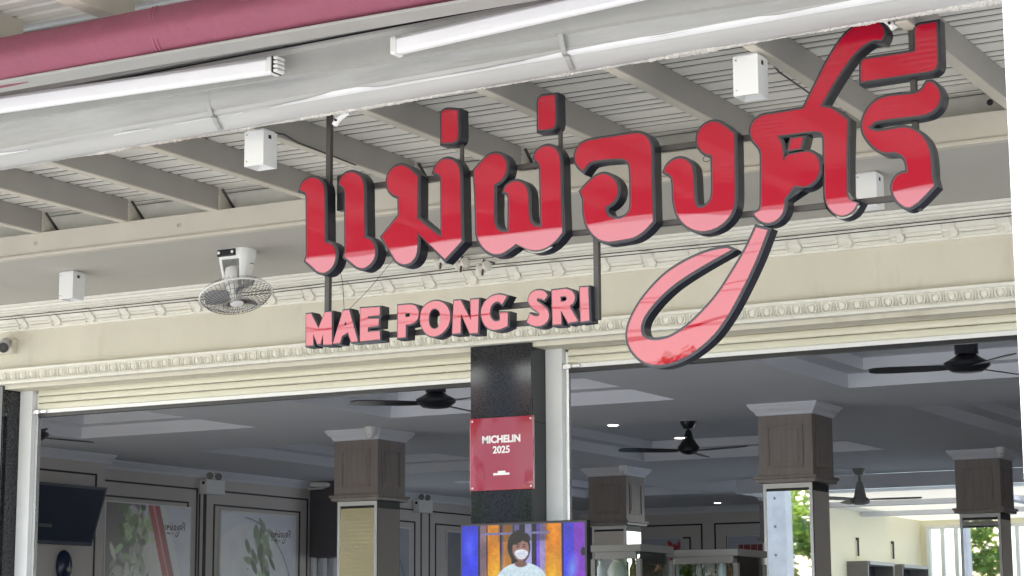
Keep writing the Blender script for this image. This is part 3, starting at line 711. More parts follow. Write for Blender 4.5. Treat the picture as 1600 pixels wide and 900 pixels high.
ax = Vector((.30, -.16, -1)).normalized(); hub = fc + Vector((.0, -.02, -.255))
mot = MB().lathe([(.02, -.15), (.052, -.14), (.060, -.08), (.062, -.02), (.055, .02), (.03, .03)], hub, 20, ax)
mot.build('motor', m_whiteplastic, fan, smooth=45)
q = Vector((0, 0, 1)).rotation_difference(ax)
def cp(r, a, h): return hub + q @ Vector((r*math.cos(a), r*math.sin(a), h))
R_ = .232
rg = MB().tube([cp(R_, 2*math.pi*i/48, .045) for i in range(48)], .0065, 8, closed=True); rg.build('cage_rim', m_whiteplastic, fan, smooth=60)
cw = MB()
for i in range(44):
    a = 2*math.pi*i/44
    cw.tube([cp(.045, a+.25, .105), cp(.13, a+.08, .104), cp(.20, a, .085), cp(R_, a, .046)], .0017, 4)
    cw.tube([cp(.06, a, -.01), cp(.15, a, -.012), cp(.21, a, .012), cp(R_, a, .046)], .0012, 4)
for r_, h in ((.09, .105), (.14, .103), (.19, .09)): cw.tube([cp(r_, 2*math.pi*i/36, h) for i in range(36)], .0014, 4, closed=True)
cw.build('cage_wires', m_bar, fan, kind='stuff')
MB().lathe([(.04, 0), (.042, .008), (.02, .012)], cp(0, 0, .102), 20, ax).build('cage_badge', m_whiteplastic, fan, smooth=40)
for k in range(3):
    b = MB(); a0 = 2*math.pi*k/3 + .5; vs = []; fs = []
    for i in range(8):
        r_ = .035 + .165*i/7; wd = .25 + .5*math.sin(math.pi*min(1, .25+.75*i/7))
        for j in range(5): vs.append(cp(r_, a0+wd*(j/4-.5)*1.5, .045+.022*(j/4-.5)*2))
    for i in range(7):
        for j in range(4): fs.append((i*5+j, i*5+j+1, (i+1)*5+j+1, (i+1)*5+j))
    b.add(vs, fs).build('blade', m_smoke, fan, smooth=60)
MB().lathe([(.035, -.02), (.038, .02), (.03, .05), (.01, .06)], cp(0, 0, .03), 18, ax).build('blade_hub', m_whiteplastic, fan, smooth=50)

# ------------------------------------------------------------------ cameras on the front and inside
c0 = PY(17, 541, FY)
bc = thing('bullet_camera', 'dark lensed bullet camera on a white box at the left end of the front wall', 'camera', c0)
MB().box(c0.x-.09, c0.x+.062, FY-.05, FY-.001, c0.z-.062, c0.z+.045).build('junction_box', m_cream, bc, bevel=.003)
ax = Vector((.55, -.74, -.36)).normalized(); p0 = Vector((c0.x+.0, FY-.055, c0.z+.025))
MB().lathe([(.020, -.02), (.036, .0), (.040, .02), (.041, .14), (.043, .15), (.043, .172), (.036, .175)], p0, 20, ax).build('body', mat('grey_camera_metal', (.32, .32, .33), .35, metal=.4), bc, smooth=40)
MB().lathe([(.0385, 0), (.0385, .004), (.015, .005)], p0+ax*.175, 20, ax).build('lens', m_lens, bc, smooth=40)
MB().lathe([(.015, 0), (.013, .006)], p0+ax*.178, 14, ax).build('lens_ring', m_bar, bc)
# spool insulators with the service wires
ins = thing('insulator_rack', 'row of white spool insulators on a dark bracket below the letters', 'insulator', PY(725, 412, 11.5))
for i, px in enumerate((690, 722, 756)):
    p = PY(px, 408+5*i, 11.50)
    MB().tube([p+Vector((0, .14, .05)), p+Vector((0, 0, .05)), p+Vector((0, -.02, -.055))], .007, 6).build('bracket_arm', m_bar, ins)
    MB().lathe([(.018, -.045), (.034, -.042), (.036, -.022), (.022, -.012), (.020, .012), (.034, .022), (.036, .040), (.018, .045)], p, 18, (.85, -.25, .2)).build('spool', m_ceramic, ins, smooth=50)
MB().box(*sorted((PY(680, 410, 11.6).x, PY(772, 410, 11.6).x)), 11.60, 11.63, PY(725, 412, 11.6).z+.02, PY(725, 412, 11.6).z+.06).build('rail', m_bar, ins)
wz = [(4.012, 11.50, 'upper'), (3.972, 11.50, 'lower')]
for (z, y, nm) in ((3.992, 11.60, 'upper'), (3.972, 11.60, 'lower')):
    o = MB().tube([(FX0, y, z-.004), (-11, y, z-.008), (-8.5, y+.01, z-.010), (-6.7, y-.03, z+.0), (-4.5, y+.01, z-.006), (-2, y, z), (FX1, y, z)], .0038, 5).build('service_wire', m_wire, smooth=60)
    setp(o, '%s of the two thin grey service wires running along the front cornice' % nm, 'wire', 'service wires along the cornice')

# ------------------------------------------------------------------ plaque and television on the middle pier
pq = thing('award_plaque', 'red square MICHELIN 2025 plaque screwed to the middle granite pier', 'plaque', PY(785, 708, FY-.02))
tl, tr, bl = PY(735, 655, FY-.012), PY(834, 648.5, FY-.012), PY(736, 768, FY-.012)
MB().box(tl.x, tr.x, FY-.020, FY-.002, bl.z, tl.z).build('plate', m_plaque, pq, bevel=.003)
pw, phh = tr.x-tl.x, tl.z-bl.z; cx_ = (tl.x+tr.x)/2
for fx in (.04, .96):
    for fz_ in (.04, .96):
        MB().lathe([(.007, 0), (.006, .003), (.003, .004)], (tl.x+pw*fx, FY-.0202, bl.z+phh*fz_), 10, (0, -1, 0)).build('screw', m_whiteplastic, pq, smooth=40)
o = link('lettering', text_mesh('lettering', 'MICHELIN', .083, m_plaquew, .0034), pq); o.location = Vector((cx_, FY-.0213, bl.z+phh*.70)) - base_of(pq)
o.scale.x = 1.0
k_ = .60*pw/o.dimensions.x; o.scale = (k_, 1, k_)
o = link('lettering', text_mesh('lettering', '2025', .07, m_plaquew, .0018), pq); o.location = Vector((cx_, FY-.0213, bl.z+phh*.555)) - base_of(pq)
k_ = .265*pw/o.dimensions.x; o.scale = (k_, 1, k_)
MB().box(cx_-.060, cx_+.060, FY-.0225, FY-.0203, bl.z+phh*.205, bl.z+phh*.235).box(cx_-.026, cx_+.030, FY-.0225, FY-.0203, bl.z+phh*.236, bl.z+phh*.262).build('white_emblem', m_plaquew, pq)
arc = [(cx_+.215*math.cos(a), FY-.0205, bl.z+phh*.5+.215*math.sin(a)) for a in np.linspace(2.55, 4.1, 26)]
MB().tube(arc, .0022, 4).build('printed_arc', m_plaquep, pq)

# --- painters
def ell(img, cx, cy, rx, ry, col, ang=0, soft=.03):
    H, W = img.shape[:2]; y, x = np.mgrid[0:H, 0:W]; x = (x+.5)/W; y = (y+.5)/W   # units of width
    dx, dy = x-cx, y-cy; ca, sa = math.cos(ang), math.sin(ang)
    u = (dx*ca+dy*sa)/rx; v = (-dx*sa+dy*ca)/ry; d = np.sqrt(u*u+v*v)
    a = np.clip((1-d)/soft, 0, 1)[..., None]; img[:] = img*(1-a) + np.array(col)*a
def noise2(H, W, n, seed):
    r = np.random.default_rng(seed); out = np.zeros((H, W)); a = 1
    for o in range(4):
        k = n*2**o; t = r.random((k+2, int(k*W/H)+3)); yy = np.linspace(0, k, H)[:, None]; xx = np.linspace(0, k*W/H, W)[None, :]
        i0 = yy.astype(int); j0 = xx.astype(int); fy = yy-i0; fx = xx-j0; fy = fy*fy*(3-2*fy); fx = fx*fx*(3-2*fx)
        out += a*(t[i0, j0]*(1-fy)*(1-fx)+t[i0+1, j0]*fy*(1-fx)+t[i0, j0+1]*(1-fy)*fx+t[i0+1, j0+1]*fy*fx); a *= .5
    return out/1.875

tvt = thing('pier_television', 'large television in front of the middle pier showing a masked presenter', 'television', PY(818, 850, 11.5))
a, b = PY(719, 819, 11.5), PY(916, 813, 11.5); tw = b.x-a.x; th_ = tw*.575; zt = (a.z+b.z)/2 + .004
MB().box(a.x, b.x, 11.505, 11.56, zt-th_, zt).build('casing', m_black, tvt, bevel=.004)
MB().box(a.x+.2, b.x-.2, 11.56, 11.795, zt-th_*.7, zt-th_*.3).build('wall_bracket', m_black, tvt)
H, W = 170, 300; img = np.zeros((H, W, 3)) + np.array((.06, .05, .16))
xx = np.linspace(0, 1, W)
bars = [(0, .135, (.16, .20, .86)), (.15, .205, (.46, .36, .42)), (.215, .315, (.82, .50, .05)), (.33, .385, (.42, .36, .55)), (.345, .42, (.70, .45, .15)), (.43, .475, (.45, .44, .70)), (.52, .575, (.62, .60, .82)), (.615, .665, (.42, .30, .80)), (.64, .70, (.58, .52, .74)), (.69, .815, (.84, .50, .06)), (.83, .915, (.24, .22, .85)), (.915, 1., (.50, .18, .78))]
for x0_, x1_, cc in bars: img[:, int(x0_*W):int(x1_*W)] = cc
nz = noise2(H, W, 6, 3)[..., None]; img *= .72+.5*nz
img[int(.0*H):int(.22*H), int(.30*W):int(.70*W)] *= .8
for gx in (.27, .74): ell(img, gx, .40, .09, .25, (.95, .72, .12), .1, .9)
img[int(.10*H):int(.13*H), int(.16*W):int(.72*W)] = (.45, .44, .62)
ell(img, .06, .16, .05, .12, (.30, .36, .96), 0, .9); ell(img, .90, .33, .06, .14, (.42, .52, .92), .2, .9)
ell(img, .985, .21, .022, .035, (.06, .02, .14), 0, .3)
ell(img, .470, .165, .098, .125, (.10, .07, .08), -.12, .12); ell(img, .435, .25, .03, .07, (.09, .06, .07), .1, .3)
ell(img, .485, .30, .040, .055, (.46, .32, .30), 0, .3)
ell(img, .484, .182, .072, .092, (.60, .44, .40), -.05, .12)
ell(img, .455, .095, .075, .050, (.11, .075, .085), -.55, .2); ell(img, .525, .098, .05, .035, (.11, .075, .085), .55, .3)
for ex in (.462, .512):
    ell(img, ex, .150, .020, .004, (.16, .10, .10), -.05, .5); ell(img, ex, .164, .016, .006, (.22, .14, .14), -.05, .4)
ell(img, .488, .178, .010, .018, (.66, .49, .45), 0, .8)
ell(img, .490, .425, .215, .150, (.80, .88, .92), 0, .05); ell(img, .315, .54, .075, .17, (.76, .85, .90), .28, .1); ell(img, .668, .54, .075, .17, (.72, .81, .87), -.28, .1)
ell(img, .485, .290, .055, .026, (.47, .33, .31), 0, .2)
for _i in range(7): ell(img, .36+.05*_i, .40+.02*(_i % 3), .010, .07, (.70, .79, .84), .3*(_i-3)/3, .9)
ell(img, .490, .212, .058, .030, (.86, .88, .93), .03, .1); ell(img, .491, .228, .045, .030, (.84, .86, .92), .03, .12); ell(img, .490, .214, .045, .003, (.70, .73, .80), .03, .6)
ell(img, .57, .462, .062, .014, (.66, .47, .41), .1, .2); ell(img, .61, .474, .050, .010, (.58, .39, .35), .3, .3); ell(img, .59, .486, .05, .010, (.62, .43, .38), .15, .3)
img = img*(.90+.20*noise2(H, W, 40, 21)[..., None]) + .02*np.random.default_rng(4).standard_normal((H, W, 1))
m_ = .022*tw
grid_print('screen', img, (a.x+m_*.6, 11.5035, zt-m_*.8), (b.x-m_*.6, 11.5035, zt-m_*.8), (a.x+m_*.6, 11.5035, zt-th_+m_), m_screen, tvt)

# ------------------------------------------------------------------ dining hall shell
CEIL = 3.59; LX = -15.3
trays = [(-13.9, -11.745, 13.0, 16.12), (-10.19, -7.32, 13.0, 16.08), (-5.76, -2.9, 13.0, 16.05), (-1.2, 1.6, 13.0, 16.05),
         (-13.75, -11.75, 17.85, 21.7), (-10.29, -7.40, 17.72, 21.7), (-5.78, -2.9, 17.68, 21.6), (-13.75, -11.9, 23.2, 27.0)]
ce = MB()
def holed(x0, x1, y0, y1, hs):
    X = sorted({x0, x1, *[v for h in hs for v in h[:2] if x0 < v < x1]}); Yv = sorted({y0, y1, *[v for h in hs for v in h[2:] if y0 < v < y1]})
    for xa, xb in zip(X[:-1], X[1:]):
        for ya, yb in zip(Yv[:-1], Yv[1:]):
            mx, my = (xa+xb)/2, (ya+yb)/2
            if not any(h[0] < mx < h[1] and h[2] < my < h[3] for h in hs): ce.quad((xa, ya, CEIL), (xa, yb, CEIL), (xb, yb, CEIL), (xb, ya, CEIL))
holed(LX, 3, 12.12, 24.9, trays[:7]); holed(LX, -10.5, 24.9, 29.8, trays[7:])
# row of hole spans the join at Y 24.9
ce2 = MB()
ce = MB(); holed(LX, -10.5, 12.12, 29.8, [t for t in trays if t[0] < -10.5 and t[1] < -10.5] + [(-10.29, -7.4, 0, 0)])
holed(-10.5, 3, 12.12, 24.9, [t for t in trays if t[0] > -10.5])
ceil = ce.build('ceiling', m_ceil, kind='structure')
for (x0, x1, y0, y1) in trays:
    m2 = MB(); i1 = .20
    def wallring(a0, a1, b0, b1, za, zb):
        m2.quad((a0, b0, za), (a1, b0, za), (a1, b0, zb), (a0, b0, zb)); m2.quad((a0, b1, za), (a1, b1, za), (a1, b1, zb), (a0, b1, zb))
        m2.quad((a0, b0, za), (a0, b1, za), (a0, b1, zb), (a0, b0, zb)); m2.quad((a1, b0, za), (a1, b1, za), (a1, b1, zb), (a1, b0, zb))
    def ledge(a0, a1, b0, b1, d, z):
        m2.quad((a0, b0, z), (a1, b0, z), (a1-d, b0+d, z), (a0+d, b0+d, z)); m2.quad((a1, b0, z), (a1, b1, z), (a1-d, b1-d, z), (a1-d, b0+d, z))
        m2.quad((a1, b1, z), (a0, b1, z), (a0+d, b1-d, z), (a1-d, b1-d, z)); m2.quad((a0, b1, z), (a0, b0, z), (a0+d, b0+d, z), (a0+d, b1-d, z))
    wallring(x0, x1, y0, y1, CEIL, CEIL+.115); ledge(x0, x1, y0, y1, i1, CEIL+.115)
    wallring(x0+i1, x1-i1, y0+i1, y1-i1, CEIL+.115, CEIL+.21)
    m2.quad((x0+i1, y0+i1, CEIL+.21), (x1-i1, y0+i1, CEIL+.21), (x1-i1, y1-i1, CEIL+.21), (x0+i1, y1-i1, CEIL+.21))
    m2.build('ceiling_tray', m_ceil, ceil)
MB().box(LX-.3, 3.3, 12.1, 24.9, 3.95, 4.05).box(LX-.3, -10.45, 24.9, 30.1, 3.95, 4.05).build('roof_slab', m_ceil, kind='structure')
lw = MB().box(LX-.2, LX, 12.12, 29.8, 0, CEIL-.001).build('side_wall', m_wallgrey, kind='structure')
bw = MB().box(LX, -10.602, 29.8, 30.0, 0, CEIL-.001).build('back_wall', m_wallgrey, kind='structure')
MB().box(-6.3, 3, 24.951, 25.1, 0, CEIL-.001).build('rear_wall', m_wallgrey, kind='structure')
MB().box(3, 3.2, 12.12, 24.9, 0, CEIL-.001).build('far_side_wall', m_wallgrey, kind='structure')
tvx = -14.9
tb = MB().box(LX+.001, tvx, 12.3, 17.69, 0, CEIL-.002).build('wall_projection', m_wallgrey, lw)
crp = lambda x, s: [(x, CEIL-.10), (x+s*.012, CEIL-.10), (x+s*.02, CEIL-.075), (x+s*.07, CEIL-.03), (x+s*.085, CEIL-.012), (x+s*.085, CEIL-.003), (x, CEIL-.003)]
MB().prof_y(crp(LX, 1), 17.7, 29.8).build('crown_moulding', m_ceil, lw)
MB().prof_y(crp(tvx, 1), 12.3, 17.78).build('crown_moulding', m_ceil, lw)
MB().prof_x([(29.8-(a-LX), z) for a, z in crp(LX, 1)], LX, -10.5).build('crown_moulding', m_ceil, bw)
# dark inlaid strips framing the pictures
def strips_side(x, y0, y1, z1, parent, lv=((0, 0), (.17, .17)), r=.010):
    for iy, iz in lv:
        MB().box(x, x+.010, y0+iy, y1-iy, z1-iz-2*r, z1-iz).build('inlay_strip', m_strip, parent)
        for yy in (y0+iy, y1-iy-2*r): MB().box(x, x+.010, yy, yy+2*r, .1, z1-iz-2*r-.001).build('inlay_strip', m_strip, parent)
for y0, y1 in ((17.80, 19.85), (20.0, 22.15), (22.9, 24.95), (25.15, 27.3), (27.5, 29.6)): strips_side(LX, y0, y1, CEIL-.225, lw)
for d in (.13, .22): MB().box(LX, LX+.010, 19.85+.0+d-.10, 19.87+d-.10, .1, 3.3).build('inlay_strip', m_strip, lw)
strips_side(tvx, 12.5, 17.55, CEIL-.22, lw, ((0, 0),))
for x0, x1 in ((-15.1, -13.15), (-12.95, -11.0)):
    for i in (0, .2):
        MB().box(x0+i, x1-i, 29.79, 29.799, 3.30-i, 3.325-i).build('inlay_strip', m_strip, bw)
        for xx_ in (x0+i, x1-i-.025): MB().box(xx_, xx_+.025, 29.79, 29.799, .1, 3.299-i).build('inlay_strip', m_strip, bw)
# dark pilaster and bright slit window deep on the side wall
MB().box(LX+.001, LX+.42, 22.2, 22.75, 2.62, CEIL-.004).build('bulkhead', mat('charcoal_panel', (.10, .09, .10), .5), lw)
for k in range(3): MB().box(LX+.012, LX+.05+.05*k, 22.22+.16*k, 22.30+.16*k, 0, 2.615).build('pale_strip', m_ceil, lw)
wn = MB().box(LX+.03, LX+.05, 22.74, 23.6, .8, 2.6).build('slit_window', mat('daylit_pane', (.8, .85, .85), .3, var=0, emit=(.9, .97, 1), estr=.35), lw)
MB().box(LX+.02, LX+.07, 22.70, 22.74, .8, 2.62).box(LX+.02, LX+.07, 22.74, 23.6, 2.601, 2.64).build('window_frame', m_white, lw)
# ---- annex behind the hall at the right
an = MB().box(-10.6, -10.5, 28.1, 32.4, 0, 3.41).build('yellow_wall', m_yellow, kind='structure')
MB().quad((-10.5, 24.95, 3.41), (-6.3, 24.95, 3.41), (-6.3, 32.4, 3.41), (-10.5, 32.4, 3.41)).build('annex_ceiling', translucent_mat('added_glow_ceiling', (.86, .80, .64), .22), kind='structure')  # translucency invented to let the sun through and brighten the annex
bmx = MB().box(-10.5, 3, 24.9, 24.95, 3.411, CEIL-.001).build('ceiling_drop', m_ceil, kind='structure')
for yb in (27.2, 29.6): MB().box(-10.49, -6.3, yb, yb+.14, 3.34, 3.409).build('ceiling_beam', m_ceil, bmx)
for xb in (-7.6,): MB().box(xb, xb+.16, 24.96, 32.39, 3.335, 3.4085).build('ceiling_beam', m_ceil, bmx)
# end wall with tall windows
ww = [PY(p, 816, 32.4).x for p in (1450, 1512, 1566, 1630, 1720)]
aw_ = MB(); Xw = []
ew = MB().box(-10.5, ww[0], 32.4, 32.55, 0, 3.409).box(ww[1], ww[2], 32.4, 32.55, 0, 3.409)
ew = ew.box(ww[0], ww[1], 32.4, 32.55, 0, .7).box(ww[2], ww[3], 32.4, 32.55, 0, .7).box(ww[0], ww[1], 32.4, 32.55, 3.32, 3.409).box(ww[2], ww[3], 32.4, 32.55, 3.32, 3.409).build('end_wall', m_yellow, kind='structure')
for x0, x1 in ((ww[0], ww[1]), (ww[2], ww[3])):
    t = MB()
    for f in (0, .36, .70, 1): t.box(x0+(x1-x0)*f-.028, x0+(x1-x0)*f+.028, 32.36, 32.42, .7, 3.32)
    for z in (.72, 2.35, 3.29): t.box(x0+.03, x1-.03, 32.365, 32.415, z-.025, z+.025)
    fr = t.build('window_frame', m_white, ew)
    MB().box(x0, x1, 32.45, 32.456, .7, 3.32).build('window_pane', m_glass, ew)
for k in range(7):
    xk = ww[1]+.02+.07*k
    MB().tube([(xk, 32.3+.03*(k % 2), .1), (xk, 32.3+.03*(k % 2), 3.25)], .036, 8).build('curtain_fold', mat('curtain', (.55, .53, .5), .8, var=.05) if k == 0 else bpy.data.materials['curtain'], ew, smooth=60)
# niches and hanging pegs on the yellow wall
for i, (px, py) in enumerate(((1345, 877), (1400, 882))):
    a = PX(px-22, py, -10.5); b = PX(px+20, py, -10.5); y0, y1 = sorted((a.y, b.y)); z1 = a.z
    t = thing('wall_box', ('nearer' if i == 0 else 'farther')+' of two grey framed boxes on the pale yellow wall', 'box', (-10.4, (y0+y1)/2, z1), 'grey boxes on the yellow wall')
    MB().box(-10.499, -10.18, y0, y0+.04, z1-.8, z1).build('side_panel', m_cab, t)
    MB().box(-10.499, -10.18, y1-.04, y1, z1-.8, z1).build('side_panel', m_cab, t)
    MB().box(-10.499, -10.16, y0+.041, y1-.041, z1-.05, z1).build('top_panel', m_panel, t)
    MB().box(-10.499, -10.48, y0+.041, y1-.041, z1-.8, z1-.051).build('back_panel', m_dark, t)
    p = PX(px-7, py-22, -10.5)
    t2 = thing('wall_rod', ('nearer' if i == 0 else 'farther')+' thin dark rod hanging on the yellow wall above the boxes', 'rod', p, 'dark rods on the yellow wall')
    MB().tube([p+Vector((.03, 0, -.13)), p+Vector((.03, 0, .13))], .016, 8).build('rod', m_bar, t2)
    MB().box(-10.499, -10.46, p.y-.02, p.y+.02, p.z+.10, p.z+.14).build('hook', m_bar, t2)

# ------------------------------------------------------------------ columns
def column(cx, cy, label, wd=.50):
    t = thing('mirrored_column', label, 'column', (cx, cy+wd/2, 0), 'mirrored columns with wooden tops in the dining hall')
    y0, y1, x0, x1 = cy, cy+wd, cx-wd/2, cx+wd/2; zb, zc = 2.90, 3.50
    def sq(e, z): return [(x0-e, y0-e, z), (x1+e, y0-e, z), (x1+e, y1+e, z), (x0-e, y1+e, z)]
    cap = MB(); lv = [(.0, 3.485), (.012, 3.49), (.018, 3.51), (.052, 3.545), (.060, 3.563), (.070, 3.566), (.070, 3.588)]
    vs = [p for e, z in lv for p in sq(e, z)]; fs = [(0, 3, 2, 1), tuple(range(len(vs)-4, len(vs)))]
    for i in range(len(lv)-1): fs += [(i*4+j, i*4+(j+1) % 4, i*4+4+(j+1) % 4, i*4+4+j) for j in range(4)]
    cap.add(vs, fs).build('crown_moulding', m_ceil, t)
    MB().box(x0, x1, y0, y1, zb+.06, 3.487).build('capital_box', m_wood, t, bevel=.003)
    bs = MB(); lv = [(-.01, zb), (.018, zb+.004), (.022, zb+.03), (.036, zb+.038), (.036, zb+.058), (.0, zb+.062)]
    vs = [p for e, z in lv for p in sq(e, z)]; fs = [(0, 3, 2, 1), tuple(range(len(vs)-4, len(vs)))]
    for i in range(len(lv)-1): fs += [(i*4+j, i*4+(j+1) % 4, i*4+4+(j+1) % 4, i*4+4+j) for j in range(4)]
    bs.add(vs, fs).build('base_moulding', m_wood, t)
    # raised frames on the two faces one sees
    a, b, c_, d = .085, .415, zb+.13, 3.40
    def frame(face):
        f = MB()
        for (u0, u1, v0, v1, dd) in ((a, b, c_, c_+.018, .010), (a, b, d-.018, d, .010), (a, a+.018, c_+.0185, d-.0185, .010), (b-.018, b, c_+.0185, d-.0185, .010)):
            if face == 'f': f.box(x0+u0, x0+u1, y0-dd, y0+.001, v0, v1)
            else: f.box(x1-.001, x1+dd, y0+u0, y0+u1, v0, v1)
        if face == 'f': f.box(x0+a+.045, x0+b-.045, y0-.005, y0+.001, c_+.045, d-.045)
        else: f.box(x1-.001, x1+.005, y0+a+.045, y0+b-.045, c_+.045, d-.045)
        f.build('panel_frame', m_wood, t, bevel=.003)
    frame('f'); frame('s')
    i = .025
    sh = MB().box(x0+i+.012, x1-i-.012, y0+i+.012, y1-i-.012, .02, zb-.002).build('shaft_core', m_strip, t)
    MB().box(x0+i+.03, x1-i-.03, y0+i+.004, y0+i+.0115, .1, zb-.07).build('mirror_panel', m_mirror, t)
    MB().box(x1-i-.0115, x1-i-.004, y0+i+.03, y1-i-.03, .1, zb-.07).build('mirror_panel', m_mirror, t)
    MB().box(x0+i, x0+i+.029, y0+i, y0+i+.011, .02, zb-.003).box(x1-i-.029, x1-i, y0+i, y0+i+.011, .02, zb-.003).box(x0+i+.0295, x1-i-.0295, y0+i, y0+i+.011, zb-.045, zb-.003).build('mirror_frame', m_white, t, bevel=.002)
    MB().box(x1-i-.011, x1-i, y0+i+.0115, y0+i+.028, .02, zb-.003).build('corner_trim', m_bar, t)
    return t
column(-11.045, 16.8, 'wood topped mirrored column left of the middle pier, a dome camera on its corner')
column(-6.62, 16.8, 'largest wood topped mirrored column, right of the television')
column(-11.02, 22.2, 'wood topped mirrored column just right of the pier television, farther back')
column(-6.53, 22.2, 'dark topped mirrored column near the right edge, in front of the bright windows', .50)
column(-11.0, 27.5, 'farthest small column half hidden behind the largest column', .50)
# dome cameras on the column corners
def dome(px, py, x, y, label):
    p = Vector((x, y, 3.555)); t = thing('dome_camera', label, 'camera', p, 'white dome cameras on the column tops')
    MB().lathe([(.055, .035), (.055, -.02), (.050, -.03), (.044, -.03)], p, 20).build('housing', m_whiteplastic, t, smooth=40)
    MB().lathe([(.0, .0), (.043, .0), (.041, .02), (.030, .040), (.0, .048)], p+Vector((0, 0, -.030)), 18, (0, 0, -1)).build('eyeball', m_whiteplastic, t, smooth=60)
    ax = Vector((.25, -.8, -.55)).normalized()
    MB().lathe([(.017, .0), (.017, .012), (.010, .014)], p+Vector((0, 0, -.030))+ax*.028, 14, ax).build('lens', m_lens, t)
dome(588, 675, -11.045+.24, 16.68, 'white dome camera on the corner of the column left of the pier')
dome(975, 735, -11.02+.27, 22.08, 'white dome camera on the column just right of the pier television')
dome(1555, 710, -6.53+.30, 22.08, 'white dome camera on the column near the right edge')
dome(1180, 780, -11.0+.27, 27.38, 'white dome camera on the farthest half hidden column')

# ------------------------------------------------------------------ ceiling fans
def cfan(c, top, blades, label, m, R=.70, g=None, style=0):
    t = thing('ceiling_fan', label, 'fan', c, g)
    if style == 0: pr = [(.05, .10), (.055, .085), (.10, .055), (.165, .02), (.165, -.005), (.11, -.045), (.04, -.055)]
    elif style == 1: pr = [(.03, .20), (.05, .12), (.09, .06), (.115, .03), (.11, -.01), (.06, -.04), (.02, -.05)]
    else: pr = [(.035, .20), (.06, .10), (.075, .02), (.10, .0), (.115, -.02), (.115, -.055), (.06, -.075)]
    MB().lathe(pr, c, 28).build('motor', m, t, smooth=50)
    rr = .085 if style == 0 else .018
    MB().lathe([(rr, c.z*0+.08), (rr, top-c.z)], c, 16).build('down_rod', m, t, smooth=40)
    MB().lathe([(.05, 0), (.085, .06), (.085, .075)], (c.x, c.y, top-.076), 20).build('canopy_cup', m, t, smooth=40)
    for a in blades:
        d = Vector((math.cos(a), math.sin(a), 0)); n = Vector((-d.y, d.x, 0)); v = []; f = []
        for i, (r_, wd) in enumerate([(.11, .035), (.18, .05), (.30, .062), (.55, .066), (R-.04, .058), (R, .035)]):
            tw_ = .20
            for s_ in (-1, 1):
                for z in (.004, -.004): v.append(c + d*r_ + n*(s_*wd) + Vector((0, 0, z + s_*wd*tw_ - .012)))
        k = 6
        for i in range(k-1):
            o = i*4; f += [(o, o+4, o+6, o+2), (o+1, o+3, o+7, o+5), (o, o+1, o+5, o+4), (o+2, o+6, o+7, o+3)]
        f += [(0, 2, 3, 1), ((k-1)*4, (k-1)*4+1, (k-1)*4+3, (k-1)*4+2)]
        MB().add(v, f).build('blade', m, t, bevel=.002)
D = math.radians; TOP = CEIL+.21
gf = 'black ceiling fans in the dining hall trays'
cfan(PY(681, 628, 14.5), TOP, (D(215), D(95), D(335)), 'black ceiling fan in the tray just left of the middle pier', m_fanblack, g=gf)
cfan(PY(1511, 571, 14.5), TOP, (D(192), D(312), D(72)), 'black ceiling fan in the front tray at far right', m_fanblack, g=gf)
cfan(PY(1076, 703, 19.7), TOP, (D(222), D(345), D(100)), 'black bell shaped ceiling fan between the two nearest wood columns', m_fanblack, .75, gf, 1)
f4 = PY(48, 680, 14.5); cfan(f4, TOP, (D(80), D(-40), D(200)), 'black ceiling fan at far left, only its blade tips in view', m_fanblack, .72, gf)
cfan(PY(1344, 779, 24.0), CEIL, (D(5), D(125), D(245)), 'grey ceiling fan on a long rod before the yellow wall', m_fangrey, .75, None, 2)

# ------------------------------------------------------------------ recessed lights
for px, py, lb in ((958, 663, 'small lit round ceiling light right of the middle pier'), (1121, 785, 'small lit round ceiling light far back beside the farthest column'), (1062, 683, 'small lit round light at the edge of the rear tray'), (541, 632, 'small lit round light left of the fan by the middle pier')):
    z = CEIL-.001 if py != 632 else CEIL+.113
    p = PZ(px, py, z); t = thing('downlight', lb, 'light', p, 'small round ceiling lights')
    MB().lathe([(.075, 0), (.075, .006), (.055, .010)], p, 20, (0, 0, -1)).build('trim_ring', m_ceil, t)
    MB().lathe([(.053, .0095), (.050, .013)], p, 18, (0, 0, -1)).build('lens', m_lamp, t)

